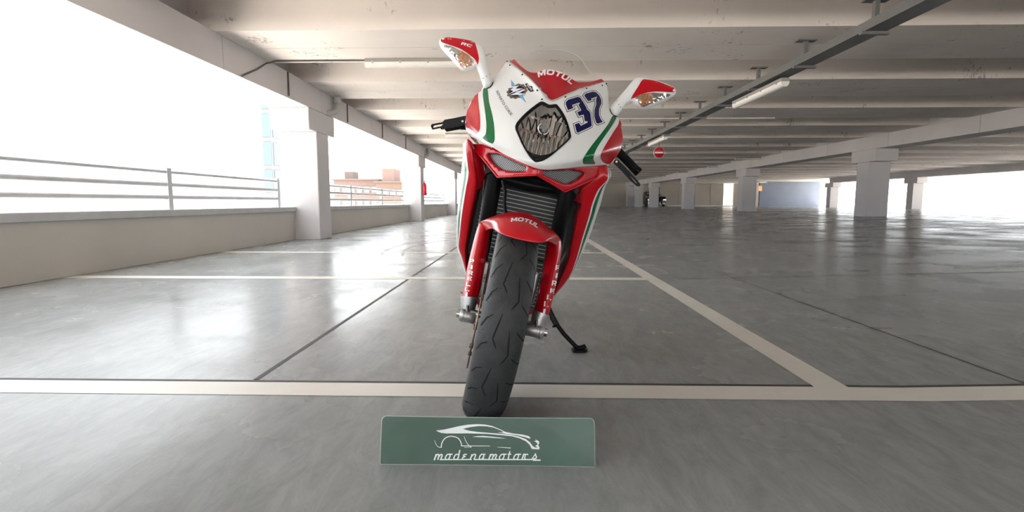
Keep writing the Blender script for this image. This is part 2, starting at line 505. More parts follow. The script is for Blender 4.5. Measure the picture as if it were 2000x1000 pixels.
def strip(x0, x1, y0, y1, mat, name='floor_marking', h=0.0012):
    mb = MB(); k = max(1, int((x1 - x0) / 0.4)); g = []
    xx = sorted({x0 + (x1 - x0) * i / k for i in range(k + 1)} | {c for c in xs if x0 < c < x1})
    vs = [(x, y, floor_z(x) + h) for y in (y0, y1) for x in xx]; q = len(xx)
    mb.add(vs, [(i, i + 1, q + i + 1, q + i) for i in range(q - 1)], mat, False)
    return struct(mb, name)

strip(-4.0, 9.9, 1.615, 1.735, M['mark'])                 # the stripe behind the tyre
strip(-4.0, 1.0, 4.17, 4.31, M['mark'])
strip(-4.0, 0.99, 6.36, 6.50, M['mark'], h=0.0011)
strip(1.0, 1.115, 1.735, 9.0, M['mark'], h=0.0013)
strip(1.115, 9.9, 4.24, 4.255, M['joint'], 'floor_joint', 0.0008)
strip(1.725, 1.738, 1.756, 40, M['joint'], 'floor_joint', 0.0008)
strip(-4.2, 9.9, 1.742, 1.756, M['joint'], 'floor_joint', 0.0010)
strip(-0.975, -0.955, 1.76, 40, M['joint'], 'floor_joint', 0.0009)

def scuff(pts, w):
    pts = catmull([Vector((a, b, 0)) for a, b in pts], 8); n = len(pts); vs = []
    for i, p in enumerate(pts):
        d = (pts[min(i + 1, n - 1)] - pts[max(i - 1, 0)]).normalized(); q = Vector((-d.y, d.x, 0)) * w / 2
        vs += [(p.x + q.x, p.y + q.y, 0.0006), (p.x - q.x, p.y - q.y, 0.0006)]
    struct(MB().add(vs, [(2 * i, 2 * i + 1, 2 * i + 3, 2 * i + 2) for i in range(n - 1)], M['scuff'], False), 'floor_marking')
scuff([(-1.75, 6.2), (-1.85, 6.9), (-1.8, 7.7), (-1.5, 8.6)], 0.035)
scuff([(-1.45, 6.0), (-1.6, 6.8), (-1.55, 7.8), (-1.2, 8.9)], 0.03)

# ceiling units: inverted troughs set side by side across the deck, slab above
def trough(y):
    mb = MB(); P = 2.44; L = 0.655; e = 0.006
    prof = [(e, ZR), (L, ZR), (L + 0.05, ZR + 0.46), (P - L - 0.05, ZR + 0.46), (P - L, ZR), (P - e, ZR), (P - e, ZS), (e, ZS)]
    x0, x1 = -4.2, XE
    vs = [(x, y + a, z) for x in (x0, x1) for a, z in prof]; q = len(prof)
    mb.add(vs, [(i, (i + 1) % q, q + (i + 1) % q, q + i) for i in range(q)] + [tuple(range(q))[::-1], tuple(range(q, 2 * q))], M['ceil'], False)
    return struct(mb, 'ceiling_panel')
y = 6.505 - 2.44 * 9
while y < YF:
    trough(y); y += 2.44
struct(MB().box(-4.3, XE + 0.2, YB - 0.2, YF + 0.2, ZS, ZS + 0.25, M['ceil']), 'ceiling')

# girders with their pillars
def girder(x, y0, y1, lo=0.0):
    mb = MB()
    mb.box(x - 0.64, x, y0 + 0.004, y1 - 0.004, ZG, ZR, M['conc'])
    mb.box(x - 0.64, x - 0.28, y0 + 0.004, y1 - 0.004, ZR, ZS, M['conc'])
    return struct(mb, 'beam', bevel=0.006)
def pillar(x, y, z0, w=0.64):
    mb = MB()
    mb.box(x - w, x, y - 0.02, y + 0.5, z0, ZG - 0.35, M['conc'])
    # widened head that carries the girder ends
    a0, a1 = y - 0.30, y + 0.80
    mb.box(x - w, x, a0, a1, ZG - 0.35, ZG, M['conc'])
    return struct(mb, 'pillar', bevel=0.015)
for k in range(len(BAY)):
    pillar(XL, BAY[k], 0.0)
for k in range(len(BAY) - 1):
    y0, y1 = BAY[k] + 0.24, BAY[k + 1] + 0.24
    for a, b in ((y0, y0 + (y1 - y0) / 3), (y0 + (y1 - y0) / 3, y0 + 2 * (y1 - y0) / 3), (y0 + 2 * (y1 - y0) / 3, y1)):
        girder(XL, a, b); girder(XR + 0.64, a, b)
RP = [23.9 + 8.6 * k for k in range(-4, 3)] + [46.6, 50.4]
for yy in RP: pillar(XR + 0.64, yy, 0.2)
for yy in RP[:7]: pillar(24.6, yy, 0.2)
for a in range(0, 6): girder(24.6, 24.1 + 8.6 * (a - 4), 24.1 + 8.6 * (a - 3))

# left edge: parapet wall with its capping, rails above it
for k in range(len(BAY) - 1):
    y0, y1 = BAY[k] + 0.505, BAY[k + 1] - 0.025
    mb = MB().box(-4.12, -3.88, y0, y1, 0, 0.48, M['parapet'])
    mb.box(-4.15, -3.85, y0, y1, 0.48, 0.555, M['cap'])
    struct(mb, 'wall_left', bevel=0.008)
where = ['behind the viewer', 'behind the viewer', 'left of the first pillar', 'between the first and second pillars',
         'between the second pillar and the third one', 'just past the third pillar', 'beyond the fourth pillar', 'at the far end']
for k in range(2, len(BAY) - 1):
    y0, y1 = BAY[k] + 0.5, BAY[k + 1] - 0.02
    t = thing('guard_railing', 'grey three-bar metal guard railing on the parapet ' + where[k], 'railing', (-4.0, y0, 0.555), 'guard railings along the open side')
    npst = 4
    for z in (0.135, 0.275, 0.42):
        MB().tube([(0, 0.04, z), (0, y1 - y0 - 0.33, z)], 0.027, M['rail'], 10).build('rail', t)
    for q in range(npst):
        yy = 0.05 + (y1 - y0 - 0.40) * q / (npst - 1)
        MB().box(-0.03, 0.03, yy - 0.035, yy + 0.035, 0, 0.46, M['rail']).build('post', t)

# drain pipes bending under the girder at the pillars
for k, yy in enumerate((9.25, 17.9)):
    c = [(XL + 0.09, yy + 0.1, ZR - 0.02), (XL + 0.09, yy + 0.1, 2.36), (XL + 0.085, yy, 2.24), (XL + 0.02, yy - 0.12, 2.19), (XL - 0.05, yy - 0.16, 2.18)]
    o = MB().tube([tuple(p) for p in catmull(c, 4)], 0.055, M['pvc'], 16)
    o.tube([(XL + 0.09, yy + 0.1, 2.40), (XL + 0.09, yy + 0.1, 2.46)], 0.066, M['pvc'], 16)
    tag(o.build('drain_pipe'), 'grey elbow drain pipe under the beam at the ' + ('first' if k == 0 else 'second') + ' left pillar', 'pipe', 'drain pipes')

# fire extinguisher on the second pillar
t = thing('fire_extinguisher', 'red fire extinguisher hung on the second left pillar', 'fire extinguisher', (XL + 0.1, 17.22, 0.86))
MB().lathe([(0, 0), (0, 0.058), (0.02, 0.066), (0.31, 0.066), (0.38, 0.05), (0.42, 0.025), (0.44, 0.0)], M['red'], 24, 'Z').build('cylinder', t)
MB().tube([(0, 0, 0.43), (0, 0, 0.48)], 0.016, M['black'], 10).box(-0.012, 0.10, -0.014, 0.014, 0.475, 0.495, M['black']).build('valve', t)
MB().tube([(0.02, 0, 0.46), (0.09, 0, 0.44), (0.105, 0, 0.3), (0.09, 0, 0.1)], 0.011, M['black'], 8).build('hose', t)
MB().box(-0.1, -0.075, -0.03, 0.03, 0.1, 0.4, M['lamp_body']).build('bracket', t)

# ------------------------------------------------------------------ lamps, conduit, cable tray, sign
def lamp(label, loc, along='X', length=1.28, group='fluorescent lamps under the ceiling'):
    """long lamp: housing against the ceiling, frosted trough cover, end caps, clips; origin at its top middle"""
    t = thing('fluorescent_lamp', label, 'lamp', loc, group)
    if along == 'Y': t.rotation_euler = (0, 0, R(90))
    h = length / 2
    MB().box(-h, h, -0.055, 0.055, -0.045, 0.0, M['lamp_body']).build('housing', t, bevel=0.006)
    mb = MB(); pr = [(0.052, -0.045), (0.050, -0.075), (0.030, -0.105), (0, -0.112), (-0.030, -0.105), (-0.050, -0.075), (-0.052, -0.045)]
    vs = [(x, a, b) for x in (-h, -h + 0.02, h - 0.02, h) for a, b in pr]; q = len(pr)
    mb.add(vs, [(j * q + i, j * q + i + 1, (j + 1) * q + i + 1, (j + 1) * q + i) for j in range(3) for i in range(q - 1)], M['diffuser'])
    mb.add(vs[:q], [tuple(range(q))], M['diffuser'], False); mb.add(vs[-q:], [tuple(range(q))[::-1]], M['diffuser'], False)
    mb.build('diffuser', t)
    for x in (-0.42 * length, -0.14 * length, 0.14 * length, 0.42 * length):
        MB().box(x - 0.012, x + 0.012, -0.058, 0.058, -0.062, -0.03, M['steel']).build('clip', t)
    return t

lamp('closest long ceiling lamp, at the end of the thin cable left of the motorcycle', (-1.47, 7.02, ZR), length=1.32)
lamp('ceiling lamp across the third beam, above the brake lever on the left', (-1.55, 14.32, ZR))
lamp('small far ceiling lamp beyond the brake lever, on the left half of the ceiling', (-1.6, 19.2, ZR))
for (px, py, dist, nth) in ((1478, 297, 22.2, 'nearest of the dark lamps under the ceiling right of the no entry sign'), (1418, 316, 27.1, 'second dark lamp under the ceiling right of the no entry sign'),
                            (1352, 328, 32.0, 'third dark lamp under the ceiling right of the no entry sign'), (1312, 337, 36.8, 'fourth and smallest dark lamp right of the no entry sign')):
    p = on_y(px, py, dist)
    lamp(nth, (p.x, dist, ZR), length=1.8)

def cable(pts, label, group=None, r=0.011, mat='cable'):
    return tag(MB().tube(pts, r, M[mat], 8).build('conduit'), label, 'conduit', group)
c = cable([(XL + 0.02, 6.3, ZG - 0.0), (XL + 0.02, 6.7, 2.33), (XL + 0.02, 6.95, 2.47), (XL + 0.12, 7.02, ZR - 0.013), (-2.14, 7.02, ZR - 0.013)], 'thin dark cable clipped to the ceiling from the left beam to the nearest lamp', 'ceiling cables')
cable([(XL + 0.05, 14.32, ZR - 0.014), (-2.2, 14.32, ZR - 0.014)], 'pale conduit running to the lamp above the brake lever', 'ceiling cables', 0.014, 'diffuser')
cable([(0.9, 11.9, ZR - 0.016), (5.6, 11.9, ZR - 0.016)], 'white conduit along the ceiling behind the right mirror', 'ceiling cables', 0.018, 'diffuser')
for yy in (7.6, 10.1, 12.55, 15.0):
    tag(MB().tube([(XL + 0.012, yy, ZR - 0.01), (XL + 0.012, yy, ZG + 0.03)], 0.012, M['cable'], 8).build('conduit'),
        'short vertical dark cable on the left beam, ' + {7.6: 'before the first pillar', 10.1: 'just past the first pillar', 12.55: 'midway between first and second pillars', 15.0: 'shortly before the second pillar'}[yy], 'conduit', 'cables down the left beam')

TX = 3.30; TZ = 2.24
tray = thing('cable_tray', 'long dark metal cable tray hung below the ceiling on the right', 'cable tray', (TX, 3.0, TZ))
mb = MB()
mb.box(-0.10, 0.10, 0, 37, 0.0, 0.006, M['tray'])
mb.box(-0.105, -0.10, 0, 37, 0.0, 0.085, M['tray']); mb.box(0.10, 0.105, 0, 37, 0.0, 0.085, M['tray'])
mb.build('channel', tray)
yy = 0.9
while yy < 36:
    b = MB().box(-0.022, 0.022, yy - 0.022, yy + 0.022, 0.0, ZR - TZ - 0.008, M['tray'])
    b.box(-0.11, 0.11, yy - 0.05, yy + 0.05, ZR - TZ - 0.014, ZR - TZ - 0.002, M['tray'])
    b.box(-0.13, 0.13, yy - 0.022, yy + 0.022, -0.03, -0.002, M['tray'])
    b.build('hanger', tray); yy += 1.22 if int(yy * 10) % 2 else 1.22
for i, yy in enumerate((7.55, 13.1, 19.6, 26.4)):
    lamp(('nearest', 'second', 'third', 'fourth and farthest')[i] + ' of the pale lamps slung lengthways under the cable tray', (TX, yy, TZ - 0.033), 'Y', 1.55, 'lamps under the cable tray')

sp = on_y(1287, 298, 15.6)
t = thing('no_entry_sign', 'round red no entry sign with white bar hanging under the ceiling', 'sign', (sp.x, 15.6, sp.z))
MB().lathe([(0.006, 0), (0.006, 0.163), (-0.006, 0.163), (-0.006, 0.0)], M['signwhite'], 48, 'Y').build('disc', t)
MB().lathe([(-0.0065, 0), (-0.009, 0.0), (-0.009, 0.152), (-0.0065, 0.152)], M['signred'], 48, 'Y').build('red_face', t)
MB().box(-0.125, 0.125, -0.0115, -0.0092, -0.025, 0.025, M['signwhite']).build('bar', t, bevel=0.001)
MB().tube([(0, 0.008, 0.12), (0, 0.008, ZR - sp.z - 0.002)], 0.008, M['cable'], 8).box(-0.05, 0.05, -0.02, 0.04, ZR - sp.z - 0.012, ZR - sp.z - 0.002, M['cable']).build('hanger', t)

# ------------------------------------------------------------------ far end
mb = MB().box(5.0, 20.2, YF, YF + 0.25, 0, ZS, M['wallfar'])
mb.box(-4.2, 5.0, YF - 0.6, YF, 0, ZS, M['wallfar'])
struct(mb, 'wall_back')
for i in range(7):
    struct(MB().box(10.9 + i * 1.6, 10.93 + i * 1.6, YF - 0.03, YF - 0.002, 0.2, ZS, M['cap']), 'trim_%d' % (i + 1))
struct(MB().box(21.2, 25, YF, YF + 0.25, 0.2, ZS, M['wallfar']), 'wall_back')
struct(MB().box(14.4, 21.2, YF - 0.5, YF - 0.02, 0.2, 0.30, M['vwhite']), 'trim_8')  # white box stands in for the bright strip of light at the wall base
struct(MB().box(19.8, 22.2, YF + 3.0, YF + 3.2, 0.2, ZS, M['conc']), 'wall_back')
struct(MB().box(22.05, XE, YF - 4, YF - 3.75, 0.2, ZS, M['bluewall']), 'wall_right')
struct(MB().box(13.2, 13.7, YF - 0.06, YF, 0.2, 2.3, M['darkhole']), 'door_1')
# bright poster-like notice and a small white name board on the blue wall
p = on_y(1479.5, 368, YF - 4.03)
tag(MB().box(p.x + 0.1, p.x + 0.42, YF - 4.03, YF - 4.0, p.z - 0.24, p.z + 0.24, M['amber']).build('notice'), 'small yellow notice on the blue wall at the far right', 'notice')
p = on_y(1490, 354.5, YF - 4.02)
t = thing('name_board', 'long white board fixed high on the blue wall at the far right', 'board', (p.x, YF - 4.02, p.z))
MB().box(-0.42, 0.42, -0.015, 0.015, -0.13, 0.13, M['signwhite']).build('panel', t)
for sx in (-0.35, 0.35): MB().box(sx - 0.02, sx + 0.02, -0.025, -0.0152, -0.15, 0.15, M['cable']).build('clip', t)

# dark parked car between the far pillars
p = on_y(1264, 402, 49.0)
t = thing('parked_car', 'black car parked between the far pillars', 'car', (p.x + 0.7, 48.2, 0.2))
mb = MB()
prof = [(-0.9, 0.25), (-0.92, 0.75), (-0.85, 0.98), (-0.66, 1.42), (-0.5, 1.48), (0.5, 1.48), (0.66, 1.42), (0.85, 0.98), (0.92, 0.75), (0.9, 0.25)]
ys = [(0, 0.9, 0.62), (0.25, 1.0, 0.66), (1.1, 1.0, 0.72), (1.9, 1.0, 1.0), (3.1, 1.0, 1.0), (4.0, 1.0, 0.75), (4.2, 0.92, 0.66)]
vs = [(a * w, yv, min(z, 1.48 * h) if z > 0.9 else z) for yv, w, h in ys for a, z in prof]; q = len(prof)
mb.add(vs, [(j * q + i, j * q + i + 1, (j + 1) * q + i + 1, (j + 1) * q + i) for j in range(len(ys) - 1) for i in range(q - 1)] + [tuple(range(q)), tuple(range((len(ys) - 1) * q, len(ys) * q))[::-1]], M['carpaint'])
mb.build('body', t)
MB().box(-0.6, 0.6, 1.35, 1.37, 1.05, 1.36, M['carglass']).build('windscreen', t)
for sx in (-0.82, 0.82):
    for yv in (0.8, 3.3):
        MB().lathe([(-0.09, 0), (-0.09, 0.28), (-0.05, 0.32), (0.05, 0.32), (0.09, 0.28), (0.09, 0)], M['rubber'], 24, 'X', (sx, yv, 0.32)).build('wheel', t)
    MB().box(sx * 0.86 - 0.14, sx * 0.86 + 0.14, -0.03, 0.02, 0.6, 0.72, M['steel']).build('headlight', t)

# ------------------------------------------------------------------ outside
struct(MB().box(-400, 400, -300, 500, -3.4, -3.2, M['ground']), 'ground')
struct(MB().box(-40, 60, -60, YB - 0.02, -3.2, -0.02, M['ground']), 'ground')  # unseen raised deck added behind the camera to bounce warm sunlight inside
def house(name, label, x0, x1, y, z1, mat, rows, cols, cat='building', depth=12, win='winpane', wz=1.3, ww=1.1, group=None):
    t = thing(name, label, cat, ((x0 + x1) / 2, y, -3.2), group)
    w = (x1 - x0) / 2; h = z1 + 3.2
    MB().box(-w, w, 0, depth, 0, h, M[mat]).build('wall', t)
    MB().box(-w - 0.4, w + 0.4, -0.4, depth + 0.4, h, h + 0.35, M['roof']).build('roof', t)
    for r in range(rows):
        for c in range(cols):
            cx = -w + 2 * w * (c + 0.5) / cols; cz = h - 2.2 - r * 3.0
            f = MB().box(cx - ww / 2 - 0.1, cx + ww / 2 + 0.1, -0.06, -0.003, cz - wz / 2 - 0.1, cz + wz / 2 + 0.1, M['render'])
            f.box(cx - ww / 2, cx + ww / 2, -0.09, -0.062, cz - wz / 2, cz + wz / 2, M[win])
            f.build('window', t)
    return t, w, h
a, b = on_y(652, 365, 120), on_y(738, 365, 120)
t, w, h = house('brick_building', 'red brick apartment block seen left in the wide opening', a.x, b.x, 120, on_y(700, 352, 120).z, 'brick', 4, 6, group='buildings outside')
MB().box(-w * 0.7, -w * 0.3, 3, 7, h + 0.35, h + 2.2, M['roof']).build('chimney', t)
a, b = on_y(734, 365, 112), on_y(800, 365, 112)
t, w, h = house('brick_building', 'red brick apartment block nearer the second pillar, with a roof house', a.x, b.x, 112, on_y(770, 357, 112).z, 'brick', 4, 5, group='buildings outside')
MB().box(-w * 0.75, -w * 0.05, 2, 8, h + 0.35, h + 3.2, M['brick']).build('roof_house', t)
a, b = on_y(470, 300, 60), on_y(531, 300, 60)
t, w, h = house('office_tower', 'tall pale office tower seen past the first pillar', a.x, b.x, 60, 36, 'render', 0, 0, group='buildings outside')
for i in range(11):
    MB().box(w - 0.05, w + 0.06, 0.4, 11.6, 5 + i * 3.2, 7.6 + i * 3.2, M['blueglass']).build('window', t)
    MB().box(w - 1.0, w - 0.02, -0.08, -0.003, 5 + i * 3.2, 7.6 + i * 3.2, M['blueglass']).build('window', t)
a = on_y(868, 388, 90)
tag(MB().lathe([(0, 14), (1.2, 11), (2.4, 6), (3.0, 0)], M['lawn'], 24, 'Z', (a.x - 3, 95, -3.0)).lathe([(-6, 16), (0, 14)], M['lawn'], 24, 'Z', (a.x - 3, 95, -3.0)).build('hill'), kind='structure')

# heavy block capitals, one cell per letter (sponsor words on the bodywork)
_RH = [(.28, .55), (.70, .55), (.70, .78), (.28, .78)]
BLOCK = {
    'M': (1.25, [[(0, 0), (0, 1), (.27, 1), (.5, .52), (.73, 1), (1, 1), (1, 0), (.78, 0), (.78, .58), (.58, .14), (.42, .14), (.22, .58), (.22, 0)]]),
    'O': (1.12, [[(.2, 0), (0, .22), (0, .78), (.2, 1), (.8, 1), (1, .78), (1, .22), (.8, 0)], [(.32, .26), (.68, .26), (.75, .36), (.75, .64), (.68, .74), (.32, .74), (.25, .64), (.25, .36)]]),
    'T': (.98, [[(.36, 0), (.36, .74), (0, .74), (0, 1), (1, 1), (1, .74), (.64, .74), (.64, 0)]]),
    'U': (1.05, [[(0, 1), (.26, 1), (.26, .32), (.34, .24), (.66, .24), (.74, .32), (.74, 1), (1, 1), (1, .2), (.8, 0), (.2, 0), (0, .2)]]),
    'L': (.88, [[(0, 0), (0, 1), (.28, 1), (.28, .25), (1, .25), (1, 0)]]),
    'P': (.95, [[(0, 0), (0, 1), (.8, 1), (1, .86), (1, .48), (.8, .33), (.28, .33), (.28, 0)], _RH]),
    'R': (1.0, [[(0, 0), (0, 1), (.8, 1), (1, .86), (1, .52), (.82, .40), (1, 0), (.70, 0), (.54, .35), (.28, .35), (.28, 0)], _RH]),
    'I': (.34, [[(0, 0), (0, 1), (1, 1), (1, 0)]]),
    'E': (.92, [[(0, 0), (0, 1), (1, 1), (1, .77), (.28, .77), (.28, .61), (.88, .61), (.88, .40), (.28, .40), (.28, .23), (1, .23), (1, 0)]]),
    'C': (.98, [[(1, 0), (.2, 0), (0, .2), (0, .8), (.2, 1), (1, 1), (1, .75), (.32, .75), (.27, .70), (.27, .30), (.32, .25), (1, .25)]]),
}
def block_tris(word, lean=0.0):
    x0 = 0; V, F = [], []
    for ch in word:
        w, polys = BLOCK[ch]
        v, f = fill([[(x0 + x * w + lean * y, y) for x, y in p] for p in polys], 9.0, False)
        b = len(V); V += v; F += [tuple(b + i for i in t) for t in f]; x0 += w + 0.13
    a = min(v[0] for v in V); c = max(v[0] for v in V)
    return [((x - a) / (c - a), y) for x, y in V], F

# ------------------------------------------------------------------ motorcycle: a frame leaning on its side stand
# local axes: x across, y backwards from the front contact patch, z up along the leaning machine
YC, X0, LEAN = 1.48, -0.135, R(12.0)
bike = thing('motorcycle', 'red and white sport motorcycle numbered 37 leaning on its side stand', 'motorcycle', (X0, YC, 0))
bike.rotation_euler = (0, LEAN, 0)
BM = Matrix.Translation((X0, YC, 0)) @ Matrix.Rotation(LEAN, 4, 'Y')
BI = BM.inverted()
CAML = BI @ CAMP

def L(px, py, y):
    return BI @ on_y(px, py, YC + y)
def LD(px, py):
    return (BI.to_3x3() @ pix_dir(px, py)).normalized()

class Skin:
    """a finished surface that graphics can be laid on"""
    def __init__(s, v, f): s.v = v; s.f = f; s.t = BVHTree.FromPolygons([tuple(q) for q in v], f)
    def put(s, px, py, off=0.0006):
        d = LD(px, py)
        h = s.t.ray_cast(CAML, d)
        if h[0] is None:
            h = min((s.t.find_nearest(CAML + d * (1.1 + 0.02 * k)) for k in range(60)), key=lambda q: q[3])
        n = h[1] if h[1].dot(d) < 0 else -h[1]
        return h[0] + n * off

def graphic(mb, skin, polys, mat, off=0.0006, step=4.0, smooth=0):
    if not isinstance(polys[0][0], (tuple, list)): polys = [polys]
    if smooth: polys = [smooth_poly(p, smooth) for p in polys]
    V, F = fill(polys, step)
    P = [skin.put(x, y, off) for x, y in V]
    mb.add(P, face_front(P, F), mat)

def lettering(mb, skin, s, path, height, mat, off=0.0008, bold=0.0, shear=0.0, space=1.0, block=False):
    """a word set along a baseline path (photo directions give each letter its place on the surface)"""
    V, F = block_tris(s, shear) if block else text_tris(s, bold, shear, space)
    pts = catmull([Vector((a, b, 0)) for a, b in path], 10)
    acc = [0]
    for a, b in zip(pts, pts[1:]): acc.append(acc[-1] + (b - a).length)
    def at(u):
        t = u * acc[-1]
        for i in range(len(pts) - 1):
            if t <= acc[i + 1] or i == len(pts) - 2:
                k = (t - acc[i]) / (acc[i + 1] - acc[i]); d = (pts[i + 1] - pts[i]).normalized()
                return pts[i].lerp(pts[i + 1], k), Vector((d.y, -d.x, 0))
    P = []
    for x, y in V:
        p, n = at(x); q = p + n * (y * height)
        P.append(skin.put(q.x, q.y, off))
    mb.add(P, face_front(P, F), mat, False)

# ---- upper fairing ("nose")
nose_rows_px = [
    [(990, 119), (1011, 134), (1032, 152), (1050, 170), (1077, 197), (1104, 187), (1128, 176), (1152, 169), (1183, 159)],
    [(975, 140), (1000, 152), (1029, 172), (1052, 190), (1075, 207), (1105, 199), (1130, 188), (1158, 181), (1189, 179)],
    [(948, 165), (975, 178), (1005, 196), (1038, 212), (1071, 226), (1105, 216), (1135, 207), (1165, 203), (1192, 208)],
    [(919, 200), (947, 212), (984, 226), (1022, 243), (1064, 259), (1106, 250), (1147, 240), (1182, 234), (1211, 236)],
    [(909, 236), (935, 246), (975, 261), (1014, 280), (1059, 294), (1106, 287), (1150, 275), (1190, 266), (1216, 262)],
    [(911, 254), (935, 265), (975, 282), (1012, 302), (1054, 317), (1106, 314), (1155, 304), (1190, 297), (1213, 290)],
    [(920, 267), (940, 277), (964, 288), (996, 307), (1052, 330), (1096, 330), (1131, 327), (1160, 325), (1193, 321)],
]
yc = [0.135, 0.115, 0.085, 0.045, 0.012, -0.006, 0.008]
ye = [0.385, 0.36, 0.335, 0.31, 0.30, 0.29, 0.27]
def row3d(r, c, e, p=1.7):
    out = []
    for i, (px, py) in enumerate(r):
        u = abs(i - 4) / 4
        out.append(L(px, py, c + (e - c) * u ** p))
    return out
rows = [row3d(r, c, e) for r, c, e in zip(nose_rows_px, yc, ye)]
# lower lip turns under and back
def under(r, dy, dz): return [p + Vector((0, dy, dz)) for p in r]
v, f, nc = patch(rows, 12, 10)
# flanks that run back from the silhouettes
nose_v, nose_f = list(v), face_front(v, f)
skin_nose = Skin(nose_v, nose_f)
LAMP = smooth_poly([(1006.8, 247.4), (1019.4, 229.2), (1036, 213.8), (1053, 201.2), (1058.6, 199.5), (1064, 201), (1072.6, 205.7), (1085, 204.7), (1090, 208), (1100.6, 223.6),
        (1109, 243), (1114, 262.8), (1113, 271), (1099, 285), (1079.6, 302), (1062.8, 313), (1049, 316.7), (1041.8, 314), (1032, 303.4), (1022, 286.6), (1013.8, 268.4)], 3)
LAMP_IN = offset_poly(LAMP, -4.2)

def to_px(p):
    w = CAMR.transposed() @ ((BM @ p) - CAMP)
    return (1000 + 1000 * w.x / -w.z, 500 - 1000 * w.y / -w.z)
hole = offset_poly(LAMP, -2.2)
nr = len(nose_v) // nc
keep = []
for q in nose_f:
    c = to_px(sum((nose_v[i] for i in q), Vector()) / 4)
    if not inside(c, hole): keep.append(q)
mb = MB()
tv, tf = thicken(nose_v, keep, 0.003)
mb.add(tv, tf, M['white'])
for side in (0, nc - 1):
    e = [nose_v[j * nc + side] for j in range(nr)]
    sx = -1 if side == 0 else 1
    strip_rows = []
    for t, dx in ((0, 0), (0.05, 0.004), (0.14, 0.002), (0.26, -0.012)):
        strip_rows.append([p + Vector((sx * dx, t * (0.55 + 0.45 * j / nr), -0.015 * t)) for j, p in enumerate(e)])
    n2 = len(e); vv = [p for r in strip_rows for p in r]
    ff = [(k * n2 + j, k * n2 + j + 1, (k + 1) * n2 + j + 1, (k + 1) * n2 + j) for k in range(3) for j in range(n2 - 1)]
    ff = face_front(vv, ff, Vector((sx, 0, 0)))
    cut = int(n2 * 0.47)
    wf = [q for q in ff if (min(i % n2 for i in q)) < cut]; rf = [q for q in ff if (min(i % n2 for i in q)) >= cut]
    tv, tf = thicken(vv, wf, 0.003); mb.add(tv, tf, M['white'])
    tv, tf = thicken(vv, rf, 0.003); mb.add(tv, tf, M['red'])
# colours of the paint scheme
graphic(mb, skin_nose, [(940, 168.6), (926, 183.6), (917, 201), (910.5, 217), (908.5, 229), (908.5, 240), (911, 252), (917, 261.5), (922, 264), (929.6, 262), (936, 255.6), (938, 246), (937.4, 224.4), (935, 204), (934, 183.6), (939, 172)], M['red'], smooth=3)
graphic(mb, skin_nose, [(944.6, 173.4), (952, 174), (955, 198), (961, 222), (965, 243.6), (966.3, 264), (966, 274), (963, 280), (958, 279.5), (943, 270.3), (948.6, 262.6), (950, 252), (950, 240), (948, 222), (944.6, 198), (943, 183.6)], M['green'], smooth=3)
graphic(mb, skin_nose, [(1196, 227), (1188, 242), (1171, 264.4), (1155.6, 284), (1143, 302), (1138, 312), (1139.5, 319.5), (1146, 320.5), (1162, 319.7), (1159, 312), (1160, 302), (1167, 287), (1181, 266), (1195, 246), (1204, 229)], M['green'], smooth=3)
graphic(mb, skin_nose, [(1210, 230), (1207.4, 243.4), (1199, 256), (1188, 274), (1178, 291), (1173, 303.6), (1175, 313.4), (1183.6, 319.7), (1193, 318.5), (1204, 309), (1212, 296.6), (1216.5, 278), (1217, 256), (1213.5, 238)], M['red'], smooth=3)
# racing number
N3 = [(1108.8, 215.8), (1104.6, 204.4), (1105, 199.6), (1110, 195), (1128, 189.6), (1133, 191), (1140, 202), (1145, 211), (1146, 214.5), (1150, 217), (1152.5, 221), (1155.5, 244.5), (1154, 247.5), (1129, 259.5), (1126, 258.5),
      (1122, 243.4), (1130.4, 240.2), (1134, 246), (1147, 239.8), (1147, 237.2), (1141.8, 237.4), (1139.5, 224.5), (1130.5, 226.8), (1127, 219.6), (1135, 216), (1129.5, 205.2), (1132.8, 200.6), (1127, 202), (1117, 205.8), (1119.6, 211.6)]
N7 = [(1148, 198), (1140.5, 187), (1144, 183), (1158, 179.2), (1163, 180), (1170, 186.5), (1174, 195), (1174.5, 202), (1170, 213), (1169.5, 224), (1172.4, 232), (1177, 238.5), (1167, 242.3), (1163.5, 239), (1160.5, 228), (1160.5, 215.5), (1164, 204), (1163.5, 194),
      (1165.5, 189), (1160, 191), (1154, 193), (1155.6, 196.2)]
for P in (N3, N7): graphic(mb, skin_nose, offset_poly(P, 3.7), M['ink'], 0.0005)
for P in (N3, N7): graphic(mb, skin_nose, offset_poly(P, 2.2), M['vwhite'], 0.0008)
for P in (N3, N7): graphic(mb, skin_nose, P, M['navy'], 0.0011)
# winged cog badge with its two letters
def ring(cx, cy, rx, ry, n=28, teeth=0, ang=0.0):
    out = []
    for k in range(n):
        a = 2 * pi * k / n; r = 1.0 + (0.09 if teeth and (k * teeth * 2 // n) % 2 else 0)
        x, y = rx * r * cos(a), ry * r * sin(a)
        out.append((cx + x * cos(ang) - y * sin(ang), cy + x * sin(ang) + y * cos(ang)))
    return out
graphic(mb, skin_nose, ring(1010, 178.5, 19.5, 13.0, 96, 12, R(-18)), M['gold'], 0.0005)
graphic(mb, skin_nose, ring(1009.5, 178.5, 15.5, 9.6, 32, 0, R(-18)), M['navy'], 0.0007)
graphic(mb, skin_nose, [(998.2, 155.5), (1008, 169), (1006, 170.5), (1020, 184), (1028.5, 202.5), (1009, 183), (1000, 170), (999, 169)], M['blue'], 0.0009)
graphic(mb, skin_nose, [(990, 173), (998, 170.2), (1014, 168), (1006, 174), (1022, 173), (991, 186), (1003, 179), (997, 176), (1004, 171.4)], M['vwhite'], 0.0012)
graphic(mb, skin_nose, [(1027, 176), (1012, 183), (1041, 184.5), (996, 186.5), (1022, 175)], M['vwhite'], 0.0013)
